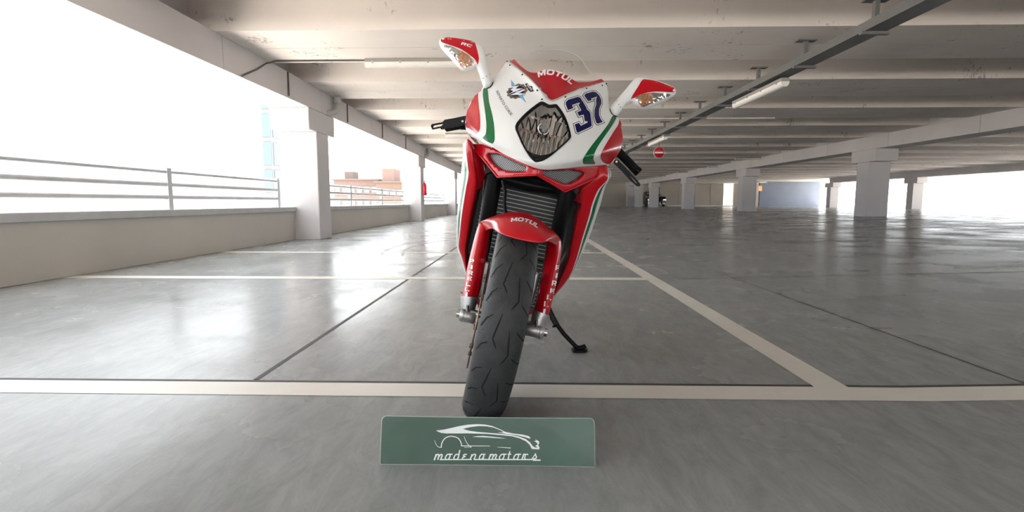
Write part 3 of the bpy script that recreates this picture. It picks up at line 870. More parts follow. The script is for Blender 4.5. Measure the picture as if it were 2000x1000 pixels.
graphic(mb, skin_nose, [(1025, 164.5), (1030, 163), (1035, 168), (1040, 168.5), (1040.5, 174), (1043, 178.5), (1036, 180), (1031, 175), (1029, 169)], M['ink'], 0.0010)
lettering(mb, skin_nose, 'AGUSTA', [(1028.5, 166.5), (1033, 172), (1037.5, 178)], 4.2, M['vwhite'], 0.0014, 0.02)
lettering(mb, skin_nose, 'REPARTO CORSE', [(968.5, 179), (976, 194), (985, 209), (994, 222), (998, 226.5)], 5.2, M['ink'], 0.0008, 0.0)
nose = mb.build('upper_fairing', bike)

# screen screws along the joint
for i, (px, py) in enumerate(((989.5, 118.8), (996.5, 128), (1020.5, 146.5), (1050, 177), (1058.5, 200 - 5), (1104, 190), (1145, 173.5), (1175.5, 167.5), (1185, 163))):
    p = skin_nose.put(px, py, 0.001); q = skin_nose.put(px, py, 0.0032)
    MB().tube([p, q], 0.0026, M['dark'], 10).build('screw', bike)

# ---- headlight
hl = MB()
V, F = fill([LAMP, LAMP_IN], 3.0)
P = [skin_nose.put(x, y, 0.0028) for x, y in V]
tv, tf = thicken(P, face_front(P, F), 0.008)
hl.add(tv, tf, M['black'])
head = hl.build('headlight', bike)
cx, cy = 1062, 252
ca, sa = cos(LEAN), sin(LEAN)
mb = MB()
lamp_out = offset_poly(LAMP, -1.0)
for rowi, (w0, w1) in enumerate(((-62, -24), (-24, 4), (4, 66))):
    cw = 12.0 if rowi < 2 else 9.0
    for ci in range(-6, 7):
        rg = random.Random(ci * 31 + rowi * 7 + 5)
        tu, tw_ = rg.uniform(-0.75, 0.75), rg.uniform(-0.55, 0.25) * (1, 0.9, 0.3)[rowi]
        nu_, nw_ = 8, (14, 10, 26)[rowi]; vs = []; px_ = []
        for j in range(nw_ + 1):
            for i in range(nu_ + 1):
                u = (ci + i / nu_) * cw; w = w0 + (w1 - w0) * j / nw_
                x, y = cx + u * ca - w * sa, cy + u * sa + w * ca
                d = 0.016 + 0.036 * max(0, 1 - (u * u + w * w) / 58 ** 2)
                f_ = (i / nu_ - 0.5) * 2; g_ = (j / nw_ - 0.5) * 2
                if rowi == 2: d += 0.0050 * (1 - f_ * f_) + 0.002 * tu * f_
                else: d += 0.0028 * (1 - f_ * f_) + 0.0065 * tu * f_ * 0.6 + 0.012 * tw_ * g_
                px_.append((x, y)); vs.append(skin_nose.put(x, y, 0.0) + Vector((0, d, 0)))
        fs = []
        for j in range(nw_):
            for i in range(nu_):
                k = j * (nu_ + 1) + i; q = (k, k + 1, k + nu_ + 2, k + nu_ + 1)
                if inside((sum(px_[t][0] for t in q) / 4, sum(px_[t][1] for t in q) / 4), lamp_out): fs.append(q)
        if fs: mb.add(vs, face_front(vs, fs), M['chrome'])
mb.build('reflector', head)
V, F = fill([LAMP_IN], 3.2)
LN = [skin_nose.put(x, y, 0.0012 + 0.004 * min(1, edge_dist((x, y), LAMP_IN) / 20)) for x, y in V]
# smoked tip at the bottom of the lamp
tip = [(1026, 291), (1040, 299), (1056, 303), (1072, 300.5), (1086, 292.5), (1078, 301), (1062.5, 310), (1049, 312.5), (1043.5, 310.5), (1035, 301)]
V2, F2 = fill([tip], 3.0)
P2 = [skin_nose.put(x, y, 0.0) + Vector((0, 0.006, 0)) for x, y in V2]
MB().add(P2, face_front(P2, F2), M['dark']).build('tip_cover', head)
c0 = skin_nose.put(1063, 246, 0) + Vector((0, 0.022, 0))
hexp = [(1060, 233), (1067, 232), (1073.5, 238), (1071.5, 248), (1065, 253.5), (1060, 250.5), (1057.5, 240)]
V2, F2 = fill([hexp], 4)
P2 = [skin_nose.put(x, y, 0.0) + Vector((0, 0.010, 0)) for x, y in V2]
tv, tf = thicken(P2, face_front(P2, F2), 0.012)
MB().add(tv, tf, M['alu'], False).build('bulb_shield', head)
MB().lathe([(0.0, 0.0185), (0.006, 0.0185), (0.03, 0.012), (0.0, 0.0135)], M['steel'], 28, 'Y', c0 + Vector((0, 0.0, -0.004)), True).build('bulb_ring', head)
MB().tube([c0 + Vector((0, 0.0, -0.017)), c0 + Vector((0, 0.0, -0.036))], 0.0018, M['dark'], 8).build('bulb_stem', head)
tv, tf = thicken(LN, face_front(LN, F), 0.0015)
MB().add(tv, tf, M['lens']).build('lens', head)

# ---- windscreen: clear bubble with its red printed V
sr = [
    [(993, 119), (1011.6, 133), (1032, 151), (1050, 169), (1077, 196), (1104, 185.6), (1128, 175), (1152, 168), (1181, 160)],
    [(998, 117.5), (1014, 128), (1035, 144), (1055, 154), (1078, 162), (1103, 163), (1126, 164), (1150, 162), (1178, 157.5)],
    [(1002, 116.8), (1018, 120.5), (1038, 124), (1058, 124), (1081, 125), (1105, 131), (1128, 143), (1150, 153), (1175, 155)],
    [(1005, 116.3), (1022, 113.6), (1038, 104.6), (1056, 98.3), (1078, 96), (1104, 100), (1132, 112.5), (1150, 137.5), (1172.5, 153.2)],
]
sc_ = [0.132, 0.205, 0.285, 0.40]; se = [0.383, 0.388, 0.392, 0.40]
rows = [row3d(r, c, e, p) for r, c, e, p in zip(sr, sc_, se, (1.7, 1.8, 2.0, 2.4))]
v, f, ncs = patch(rows, 8, 10)
f = face_front(v, f)
skin_scr = Skin(v, f)
tv, tf = thicken(v, f, 0.0028)
smb = MB().add(tv, tf, M['screen'])
smb.tube(v[-ncs:][3:-3], 0.0011, M['screen_edge'], 6)
scr = smb.build('windscreen', bike)
V_red = [(995, 118.6), (1004.5, 116.9), (1011.6, 124.4), (1027, 137.6), (1038, 142), (1047.6, 142.4), (1056, 139.4), (1068, 138), (1086, 139.4), (1104, 146), (1112, 151), (1124, 159.4), (1137.6, 161), (1154, 160), (1166, 157), (1174.5, 154.6),
         (1179.5, 159.2), (1176, 161.6), (1152, 168), (1128, 175), (1104, 185), (1088, 192.5), (1077, 195.6), (1069.5, 193), (1062, 184), (1050, 168.6), (1032, 150.6), (1011.6, 132.6)]
pm = MB(); graphic(pm, skin_scr, V_red, M['redtint'], 0.0010, 4.5, 2)
lettering(pm, skin_scr, 'MOTUL', [(1051.5, 152.5), (1068, 147.2), (1086, 149.5), (1103, 157.5), (1115.5, 166.5)], 10.8, M['vwhite'], 0.0018, 0, 0.15, 1.0, True)
pm.build('printed_band', scr)

# ---- mirrors with built-in indicators
def solid(poly, y0, dy_edge, front, back, step, wid, smooth=3):
    """rounded body from an outline: bulges to the front and to the back"""
    poly = smooth_poly(poly, smooth) if smooth else poly
    V, F = fill([poly], step)
    n = len(V); A, B = [], []
    for x, y in V:
        t = min(1, edge_dist((x, y), poly) / wid); h = sqrt(max(0, 1 - (1 - t) ** 2))
        yy = y0 + dy_edge(x, y)
        A.append(L(x, y, yy) + Vector((0, -front * h, 0))); B.append(L(x, y, yy) + Vector((0, back * h, 0)))
    FA = face_front(A, F)
    return A, FA, A + B, FA + [tuple(n + i for i in q[::-1]) for q in FA]

ML = [(857.4, 82.8), (859.8, 76.8), (864, 73.4), (872.4, 72), (888, 72.6), (906, 75.6), (924, 79.8), (936, 84.6), (942, 90), (945.6, 99.6), (951.6, 120), (955, 136.8), (960, 151), (963, 160.8), (960, 168), (951.6, 172.8),
      (944.4, 169.8), (939.6, 154.8), (934.8, 141.6), (930.6, 132), (926.4, 134.4), (916.8, 138), (906, 139.2), (898.8, 135.6), (885.6, 121.2), (870, 104.4), (860.4, 92.4)]
MLR = [(861, 78), (865, 73.8), (874.8, 73.2), (894, 75), (914.4, 78.6), (926.4, 82.8), (929.4, 88.8), (933, 102), (935.4, 115.2), (933, 127), (928.8, 117.6), (918, 108), (902.4, 97.2), (888, 91.2), (873.6, 86.4), (862.8, 82.2)]
MLL = [(864.6, 88.2), (879.6, 90), (896.4, 97.2), (910.8, 104.4), (922.8, 115.2), (929.4, 123.6), (919.2, 128.4), (904.8, 132), (891.6, 120), (878.4, 104.4), (868.8, 93.6)]
MR = [(1191.4, 210.8), (1204, 195.2), (1219.6, 177.2), (1231.6, 162.8), (1240, 153.8), (1248.4, 151), (1264, 152.6), (1282, 156.8), (1300, 162.8), (1312, 168.2), (1319.2, 173), (1320.4, 178.4), (1318, 185), (1306, 194), (1288, 203.6),
      (1266.4, 212), (1254.4, 213.4), (1246, 210.8), (1237.6, 206), (1229.2, 201.2), (1216, 213.2), (1205.2, 226.4), (1198, 226.4), (1192, 219.2)]
MRR = [(1232.2, 194.6), (1236.4, 184.4), (1247.2, 167.6), (1254.4, 156.2), (1264, 155.6), (1282, 158.6), (1300, 165.2), (1314.4, 171.2), (1319, 174.8), (1316.2, 180.2), (1300, 179.6), (1282, 179), (1264, 180.8), (1247.2, 186.2)]
MRL = [(1240, 191.6), (1252, 184.4), (1270, 181.4), (1288, 182), (1307, 183.8), (1309.6, 186.2), (1294, 192.8), (1276, 201.2), (1258, 208.4), (1252, 207.2), (1246, 198.8)]
def mirror(poly, red, lens, seam, root, word=None):
    rx, ry = root
    fy = lambda x, y: 0.02 + 0.10 * min(1, math.hypot(x - rx, y - ry) / 130)     # swept slightly backwards
    A, FA, S, SF = solid(poly, 0.28, fy, 0.022, 0.035, 3.2, 15, 2)
    sk = Skin(A, FA)
    mb = MB().add(S, SF, M['white'])
    graphic(mb, sk, red, M['red'], 0.0007, 4, 2)
    pts = [sk.put(x, y, 0.0004) for x, y in seam]
    mb.tube(pts, 0.0009, M['ink'], 6)
    if word: lettering(mb, sk, *word)
    body = mb.build('mirror', bike)
    lp = smooth_poly(lens, 2)
    V, F = fill([lp], 2.6)
    rng = random.Random(3)
    P = [sk.put(x, y, 0.0016 + 0.004 * min(1, edge_dist((x, y), lp) / 6)) for x, y in V]
    tv, tf = thicken(P, face_front(P, F), 0.001)
    # faceted reflector, its inner half tinted by the amber bulb
    Q = [sk.put(x, y, 0.0008) + Vector((rng.uniform(-.0008, .0008), rng.uniform(-0.0010, 0.0004), rng.uniform(-.0008, .0008))) for x, y in V]
    QF = face_front(Q, F)
    cxm = sum(x for x, y in lp) / len(lp)
    toward = 1 if rx > cxm else -1
    am, ch = [], []
    for q in QF:
        cc = sum(V[i][0] for i in q) / 3
        (am if (cc - cxm) * toward > -3 and rng.random() < 0.55 and (cc - cxm) * toward < 26 else ch).append(q)
    ind = MB().add(Q, ch, M['chrome'], False).add(Q, am, M['amber'], False).build('indicator', body)
    tag(ind, 'clear indicator lens with amber bulb')
    o = MB().add(tv, tf, M['lens']).build('indicator_lens', body)
    # glass on the rider's side
    return body
mirror(ML, MLR, MLL, [(938.2, 153.6), (944, 153.2), (950, 149.5), (956.5, 144.5)], (952, 172), ('RC', [(900, 87.4), (910, 89.8), (921, 93.6)], 5.2, M['vwhite'], 0.0012, 0, 0.15, 1, True))
mirror(MR, MRR, MRL, [(1204.6, 196.4), (1208.5, 204.5), (1212, 209.5), (1216, 212.8)], (1198, 226))
# dark rubber gaskets at the mirror feet
MB().tube([skin_nose.put(x, y, 0.002) for x, y in ((943.5, 168), (948, 172.2), (952.5, 173.6), (958, 171), (962.5, 165), (963.6, 160.5))], 0.0014, M['ink'], 8).build('gasket', bike)
MB().tube([skin_nose.put(x, y, 0.002) for x, y in ((1191, 211), (1191, 217), (1194, 222.5), (1198, 226.5), (1205.5, 227))], 0.0014, M['ink'], 8).build('gasket', bike)

# ---- air scoops under the nose: red frames with perforated grilles
def plate_px(outer, holes, yfun, mat, th, mb=None, step=4.0):
    V, F = fill([outer] + holes, step)
    P = [L(x, y, yfun(x, y)) for x, y in V]
    tv, tf = thicken(P, face_front(P, F), th)
    mb = mb or MB(); mb.add(tv, tf, mat); return mb
def scoop_y(x, y):
    u = abs(x - 1050 + (y - 335) * 0.21) / 130
    return 0.05 + 0.21 * u ** 1.3
GL = [(951, 299), (972, 300), (996, 311), (1028, 326), (1026, 335.2), (999, 335.4), (978, 332), (965, 323), (955.6, 311.6)]
GR = [(1058, 333), (1085, 332.4), (1118, 331.5), (1143.6, 338), (1129.6, 352), (1113, 360), (1101.6, 360), (1075, 348), (1061, 341.5)]
OL = [(923, 281), (940, 281), (973, 294), (1000, 308), (1040, 327), (1052, 327), (1049, 341.5), (1030, 342.5), (1010, 343.2), (990, 345.6), (972, 345.8), (966, 339), (950, 318), (929, 294)]
OR = [(1049, 341.5), (1052, 327), (1096, 327), (1131, 325), (1186, 322), (1178, 337), (1168, 345), (1135, 360), (1103, 374.5), (1070, 354)]
mb = plate_px(OL, [GL], scoop_y, M['red'], 0.012)
plate_px(OR, [GR], scoop_y, M['red'], 0.012, mb)
sc = mb.build('air_scoop', bike)
for G in (GL, GR):
    plate_px(offset_poly(G, 3.0), [], lambda x, y: scoop_y(x, y) + 0.018, M['mesh'], 0.002, None, 6).build('grille', sc)
# sharp lower lip of each scoop
for pts in (((929, 294), (950, 318), (972, 346), (1010, 343.5), (1049, 341.5)), ((1049, 341.5), (1070, 354), (1103, 374.5), (1135, 360), (1168, 345))):
    MB().tube([L(x, y, scoop_y(x, y) - 0.001) for x, y in pts], 0.0035, M['red'], 10).build('lip', sc)

# ---- side fairings
def fairing(rows_px, sx, name='side_fairing'):
    cols_y = [0.11, 0.018, 0.0, 0.012, 0.024, 0.050, 0.11]
    rows = []
    for base, pts in rows_px:
        r = [None] * 9
        r[0] = L(*pts[0], base + 0.022) + Vector((-sx * -0.0, 0.12, 0.0))
        for k, p in enumerate(pts): r[k + 1] = L(*p, base + cols_y[k + 1])
        s = r[6]
        r[7] = s + Vector((-sx * 0.002, 0.17, 0)); r[8] = s + Vector((-sx * 0.014, 0.40, 0.01))
        rows.append(r)
    nu, nv = 5, 6
    v, f, nc = patch(rows, nu, nv)
    f = face_front(v, f, Vector((sx * 0.5, -1, 0)))
    seg = ['red', 'red', 'red', 'white', 'green', 'white', 'white', 'red']
    mb = MB()
    by = {}
    for q in f:
        s = min(i % nc for i in q) // nu
        by.setdefault(seg[min(s, 7)], []).append(q)
    n = len(v); tv, tf = thicken(v, f, 0.004)
    for k, fs in by.items(): mb.add(v, fs, M[k])
    mb.add(tv, [q for q in tf if max(q) >= n], M['black'])
    return mb.build(name, bike)
LR = [  # base depth, [inner, crease, red|white, white|green, green|white, silhouette]
    (0.235, [(921, 277), (914, 271.5), (910, 274), (908, 276), (906, 279), (904.7, 283)]),
    (0.230, [(924, 290), (918, 290), (910, 293), (908, 294), (907, 295), (905.5, 296)]),
    (0.235, [(928, 318), (923, 320), (913.5, 321), (910, 321), (906, 321), (903, 320)]),
    (0.245, [(932, 342), (926, 342), (915, 340), (911, 340), (905.5, 340), (900.5, 340)]),
    (0.260, [(931.5, 370), (925, 370), (910, 369), (907, 369), (901.5, 369), (897.5, 369)]),
    (0.290, [(922, 416), (916, 416), (902.5, 416), (899.6, 416), (896, 416), (893.8, 416)]),
    (0.320, [(916.5, 452), (910.5, 452), (898.5, 452), (896.5, 452), (894.3, 452), (892.6, 452)]),
    (0.345, [(911.5, 482), (906.5, 482), (896, 482), (895, 482), (894, 482), (893.3, 482)]),
    (0.37, [(911, 506), (907.5, 506), (902.5, 505), (902, 505), (901.5, 505), (901, 505)]),
    (0.42, [(915, 542), (914, 544), (913, 545), (912.6, 545), (912.2, 545), (912, 545)]),
]
RR = [
    (0.235, [(1160, 326), (1178, 325), (1187, 328), (1188.5, 329), (1190, 331), (1191.5, 334)]),
    (0.232, [(1164, 341), (1175, 343), (1187, 349), (1189, 348), (1191, 346), (1193, 343)]),
    (0.235, [(1148, 356), (1160, 357), (1176, 362), (1178.5, 361), (1182, 359.5), (1186, 357)]),
    (0.245, [(1129, 371), (1146, 376), (1166.5, 374), (1170, 374), (1175, 373), (1179.5, 372)]),
    (0.260, [(1134, 398), (1139, 400), (1156, 400), (1159.5, 400), (1166, 400), (1172.5, 400)]),
    (0.275, [(1127.6, 421), (1136, 422), (1151, 421), (1154, 421), (1160, 421), (1165, 421)]),
    (0.305, [(1119.6, 460), (1127, 460), (1139, 460), (1141.6, 460), (1146.5, 460), (1152, 460)]),
    (0.345, [(1107, 510), (1114, 510), (1124.2, 510), (1126, 510), (1128, 510), (1130.2, 510)]),
    (0.375, [(1094, 542), (1102, 542), (1111, 542), (1112, 542), (1113, 542), (1114, 542)]),
    (0.42, [(1081, 573), (1082, 576), (1083, 578), (1083.3, 578.3), (1083.6, 578.6), (1084, 579)]),
]
fairing(LR, -1); fairing(RR, 1)
# red skirts joining the scoops to the side fairings (inner faces of the ducts)
for pts in ([(924, 290, .24), (928, 318, .25), (932, 342, .26), (931.5, 370, .28)], [(1168, 345, .24), (1148, 356, .25), (1131, 371, .26), (1134, 398, .27)]):
    sx = -1 if pts[0][0] < 1000 else 1
    a = [L(x, y, d) for x, y, d in pts]; b = [p + Vector((-sx * 0.045, 0.10, 0.015)) for p in a]
    n = len(a); vv = a + b; ff = face_front(vv, [(i, i + 1, n + i + 1, n + i) for i in range(n - 1)])
    tv, tf = thicken(vv, ff, 0.003)
    MB().add(tv, tf, M['red']).build('duct_wall', bike)

# ---- front wheel
STEER = R(2.5)
def wl(p): return Matrix.Rotation(STEER, 4, 'Z') @ Vector(p)
RAD = 0.300
half = [(0.0, 0.300), (0.010, 0.2995), (0.022, 0.2965), (0.034, 0.2905), (0.045, 0.281), (0.053, 0.270), (0.0575, 0.258), (0.0585, 0.250), (0.056, 0.240), (0.050, 0.228), (0.045, 0.218), (0.043, 0.213)]
prof = [(-a, r) for a, r in half[::-1]] + half[1:]
t = MB().lathe(prof, M['rubber'], 128, 'X', (0, 0, RAD))
t.v = [wl(p) for p in t.v]
skin_tyre = Skin(t.v, t.f)
# tread grooves: measured once on the photo, repeated round the tyre
def to_tw(p):
    q = Matrix.Rotation(-STEER, 4, 'Z') @ p
    return atan2(q.z - RAD, -q.y), q.x
def from_tw(th, w, off=0.0006):
    ww = max(-0.0575, min(0.0575, w)); r = 0.3
    for (a0, r0), (a1, r1) in zip(half, half[1:]):
        if a0 <= abs(ww) <= a1: r = r0 + (r1 - r0) * (abs(ww) - a0) / (a1 - a0); break
    r += off
    return wl((ww * (1 + off / 0.06), -r * cos(th), RAD + r * sin(th)))
GA = [(1001, 512.6), (983.6, 554.6), (991, 573.5)]
GA2 = [(979, 611.5), (959, 663), (966, 683)]
GB = [(1015, 542.6), (1013, 589.7), (998.7, 606)]
GC = [(974.5, 562), (961, 570), (949, 588)]
GE = [(1027.5, 547.5), (1035, 562), (1040, 577)]
def tw(px): return [to_tw(skin_tyre.put(x, y, 0)) for x, y in px]
a1, a2 = tw(GA), tw(GA2)
per = abs(a1[0][0] - a2[0][0]); cnt = max(1, round(2 * pi / per)); per = 2 * pi / cnt
def groove(pl, shift, wide):
    pl = [(th + shift, w) for th, w in pl]
    dense = []
    for (t0, w0), (t1, w1) in zip(pl, pl[1:]):
        k = 7
        for i in range(k): dense.append((t0 + (t1 - t0) * i / k, w0 + (w1 - w0) * i / k))
    dense.append(pl[-1]); vs = []
    n = len(dense)
    for i, (th, w) in enumerate(dense):
        p0, p1 = dense[max(i - 1, 0)], dense[min(i + 1, n - 1)]
        d = Vector(((p1[0] - p0[0]) * 0.3, p1[1] - p0[1])).normalized(); nx = Vector((-d.y, d.x))
        k = wide * (0.35 + 0.65 * min(1, min(i, n - 1 - i) / 2.5))
        for s in (-1, 1): vs.append(from_tw(th + s * nx.x * k / 0.3, w + s * nx.y * k))
    t.add(vs, [(2 * i, 2 * i + 1, 2 * i + 3, 2 * i + 2) for i in range(n - 1)], M['groove'])
for i in range(cnt):
    groove(tw(GA), i * per, 0.0019); groove(tw(GB), i * per, 0.0019)
    for h in (0, 0.5):
        groove(tw(GC), (i + h) * per, 0.0016); groove(tw(GE), (i + h) * per, 0.0016)
wheel = MB()
wheel.lathe([(-0.043, 0.216), (-0.043, 0.196), (-0.025, 0.190), (0.025, 0.190), (0.043, 0.196), (0.043, 0.216), (0.03, 0.205), (-0.03, 0.205)], M['dark'], 64, 'X', (0, 0, RAD), True)
wheel.lathe([(-0.05, 0.0), (-0.05, 0.03), (0.05, 0.03), (0.05, 0.0)], M['dark'], 32, 'X', (0, 0, RAD))
for k in range(5):
    a = 2 * pi * k / 5
    for da in (-0.14, 0.14):
        wheel.tube([(0, 0.025 * cos(a), RAD + 0.025 * sin(a)), (0, 0.11 * cos(a + da * 0.6), RAD + 0.11 * sin(a + da * .6)), (0, 0.195 * cos(a + da), RAD + 0.195 * sin(a + da))], [0.017, 0.011, 0.012], M['dark'], 10)
wheel.v = [wl(p) for p in wheel.v]
fw = wheel.build('front_wheel', bike)
tyre = t.build('tyre', fw)
for sx in (-1, 1):
    d = MB().lathe([(sx * 0.0625, 0.118), (sx * 0.0625, 0.158), (sx * 0.0670, 0.158), (sx * 0.0670, 0.118)], M['disc'], 72, 'X', (0, 0, RAD), True)
    d.lathe([(sx * 0.0625, 0.03), (sx * 0.0625, 0.112), (sx * 0.066, 0.112), (sx * 0.066, 0.03)], M['dark'], 48, 'X', (0, 0, RAD), True)
    for k in range(10):
        a = 2 * pi * k / 10
        d.tube([(sx * 0.060, 0.115 * cos(a), RAD + 0.115 * sin(a)), (sx * 0.071, 0.115 * cos(a), RAD + 0.115 * sin(a))], 0.006, M['disc'], 10)
    d.v = [wl(p) for p in d.v]
    d.build('brake_disc', fw)

# ---- fork: upper tubes, guards, axle clamps
for side, (tp, bp) in enumerate((((968, 338), (944, 470)), ((1108, 372), (1085, 480)))):
    a = L(*tp, 0.235); b = L(*bp, 0.125)
    e = (b - a).normalized()
    MB().tube([a - e * 0.10, a, a + e * 0.02, a + e * 0.021, b, b + e * 0.06], [0.027, 0.027, 0.027, 0.0255, 0.0255, 0.024], M['gold_fork'], 24).build('fork_tube', bike)
    MB().tube([a - e * 0.02, a + e * 0.018], 0.034, M['dark'], 24).build('fork_clamp', bike)
pl, pr = L(960, 343, 0.235), L(1100, 372, 0.235)
MB().tube([pl + Vector((0, 0.01, 0.0)), (pl + pr) / 2 + Vector((0, 0.0, -0.005)), pr + Vector((0, 0.01, 0))], [0.018, 0.03, 0.018], M['black'], 16, flat=0.8).build('lower_yoke', bike)
hn = L(1043, 352, 0.25)
MB().lathe([(0.03, 0), (0.03, 0.032), (0.012, 0.036), (0.0, 0.030), (-0.004, 0.02), (-0.008, 0.0)], M['dark'], 32, 'Y', hn).build('horn', bike)
mb = MB().tube([L(982, 352, 0.17), L(987, 375, 0.16), L(985, 395, 0.15), L(988, 420, 0.14)], 0.0055, M['black'], 10)
mb.build('brake_hose', bike)
mb = MB().tube([L(948, 352, 0.23), L(945, 390, 0.21), L(940, 430, 0.18)], 0.006, M['black'], 10); mb.build('brake_hose', bike)

def guard(rows_px, sx, words):
    """mudguard leg wrapped round one fork leg"""
    rows = []
    for px, base in rows_px:
        o, c, i = px
        O, C, I = L(*o, base + 0.030), L(*c, base), L(*i, base + 0.022)
        rows.append([O + Vector((-sx * -0.0 - sx * 0.004, 0.045, 0)), O, O.lerp(C, .5) + Vector((0, -0.012, 0)), C, I.lerp(C, .45) + Vector((0, -0.004, 0)), I, I + Vector((0, 0.045, 0))])
    v, f, nc = patch(rows, 6, 6); f = face_front(v, f)
    sk = Skin(v, f); tv, tf = thicken(v, f, 0.004)
    mb = MB().add(tv, tf, M['red'])
    for w in words: lettering(mb, sk, *w)
    return mb.build('fork_guard', bike)
base = [0.075, 0.066, 0.045, 0.025, 0.008, -0.004]
GLL = [((937, 434), (950, 439), (962, 446)), ((930, 452), (944, 455), (957, 458)), ((920, 490), (937, 492), (951, 494)), ((911, 530), (929, 532), (943, 534)), ((905.5, 562), (922, 564), (937, 566)), ((902, 583), (917, 585), (931, 587))]
GRR = [((1096, 468), (1084, 465), (1068, 470)), ((1096.5, 490), (1084, 492), (1067, 490)), ((1092, 522), (1078, 522), (1062, 520)), ((1085, 560), (1070, 560), (1054, 560)), ((1077.5, 593), (1063, 592), (1048, 590)), ((1070, 622), (1057, 618), (1043, 613))]
# the right leg carries PIRELLI reading upwards to the shoulder, letters upright
def stack(word, pts, w, h, ang):
    out = []
    for ch, (x, y) in zip(word, pts):
        k = w * (0.45 if ch == 'I' else 1.0)
        out.append((ch, [(x - k / 2 * cos(ang), y - k / 2 * sin(ang)), (x + k / 2 * cos(ang), y + k / 2 * sin(ang))], h, M['vwhite'], 0.0012, 0, 0, 1, True))
    return out
guard(list(zip(GLL, base)), -1, stack('PIRELLI', [(921.5, 514), (921, 526), (919, 537), (917, 548), (914.5, 559), (912.5, 569), (911, 579)], 8, 8, R(8)))
guard(list(zip(GRR, base)), 1, stack('PIRELLI', [(1088, 528), (1085.5, 543), (1081, 558), (1077.5, 573), (1071.5, 586), (1066, 599), (1062, 613)], 8.5, 10, R(10)))

# crown of the mudguard over the tyre
fr = [
    ([(948, 452), (961, 446.5), (975, 455), (1000, 464), (1030, 471), (1055, 473.5), (1071, 471.5), (1082, 476), (1088, 480)], -0.200, 0.05),
    ([(944, 442), (960, 440), (977, 443), (1002, 448), (1030, 454), (1056, 460), (1074, 464), (1084, 466), (1091, 472)], -0.185, 0.045),
    ([(940, 435), (957, 430), (977, 426), (1003, 428), (1030, 434), (1056, 444), (1076, 455), (1086, 460), (1094, 468)], -0.140, 0.045),
    ([(938, 433), (955, 425.5), (977, 419), (1003, 415), (1030, 418), (1055, 431), (1075, 447), (1086, 456), (1095, 467)], -0.050, 0.06),
]
rows = []
for pts, cy_, ey in fr:
    rows.append([L(px, py, cy_ + (ey + 0.03 - cy_) * (abs(i - 4) / 4) ** 3.0) for i, (px, py) in enumerate(pts)])
bk = [p + Vector((0, 0.09, -0.006)) for p in rows[-1]]; rows.append(bk)
rows.append([p + Vector((0, 0.10, -0.045)) for p in bk])
v, f, nc = patch(rows, 6, 5); f = face_front(v, f, Vector((0, -1, 1)))
skf = Skin(v, f)
tv, tf = thicken(v, f, 0.0035)
mb = MB().add(tv, tf, M['red'])
lettering(mb, skf, 'MOTUL', [(998, 434), (1016, 433), (1034, 437.5), (1049, 446.5)], 7.4, M['vwhite'], 0.0014, 0, 0.15, 1, True)
mb.build('mudguard', bike)
# raised ribs where the crown meets the left leg
MB().tube([L(x, y, d) for x, y, d in ((956, 446, .0), (963, 440, -.03), (978, 429, -.08), (984, 428.5, -.1), (989, 431, -.115))], 0.0022, M['red'], 8).build('mudguard_rib', bike)
MB().tube([L(x, y, d) for x, y, d in ((1059, 449, -.10), (1066, 455, -.07), (1078, 471, .02))], 0.0022, M['red'], 8).build('mudguard_rib', bike)

for side in (-1, 1):
    if side < 0: a, b, n0, up = L(899, 613, 0.0), L(929, 620, 0.0), None, ((916, 585), (914, 604))
    else: a, b, n0, up = L(1025, 641, 0.0), L(1062, 648.5, 0.0), None, ((1056, 616), (1049, 634))
    e = (b - a).normalized()
    mb = MB().tube([a, a + e * 0.002, b - e * 0.002, b], [0.018, 0.0205, 0.0205, 0.018], M['alu'], 28)
    g = (a + b) / 2
    outer = a if side < 0 else b
    mb.tube([outer + e * side * -0.012, outer + e * side * -0.008], 0.0225, M['alu'], 28)
    mb.tube([outer + e * side * -0.020, outer + e * side * -0.017], 0.0222, M['alu'], 28)
    u0, u1 = L(*up[0], 0.005), L(*up[1], 0.0)
    mb.tube([u0 + (u0 - u1) * 0.3, u0, u1], [0.026, 0.0255, 0.021], M['alu'], 24)
    cl = mb.build('axle_clamp', bike)
    mb = MB().tube([outer - e * side * 0.001, outer + e * side * 0.010], 0.0125, M['steel'], 6)
    mb.build('axle_bolt', cl)
    MB().tube([L(up[1][0] - 1, up[1][1] - 8, -0.028), L(up[1][0] - 1, up[1][1] + 3, -0.026)], 0.0045, M['steel'], 12).build('pinch_bolt', cl)
# front axle through the hub
MB().tube([wl((-0.09, 0, RAD)), wl((0.09, 0, RAD))], 0.011, M['steel'], 16).build('axle', bike)
for sx in (-1, 1):      # brake callipers tucked behind the legs
    mb = MB().box(sx * 0.052, sx * 0.092, 0.075, 0.125, RAD + 0.045, RAD + 0.15, M['alu']); mb.build('brake_caliper', bike, bevel=0.008)

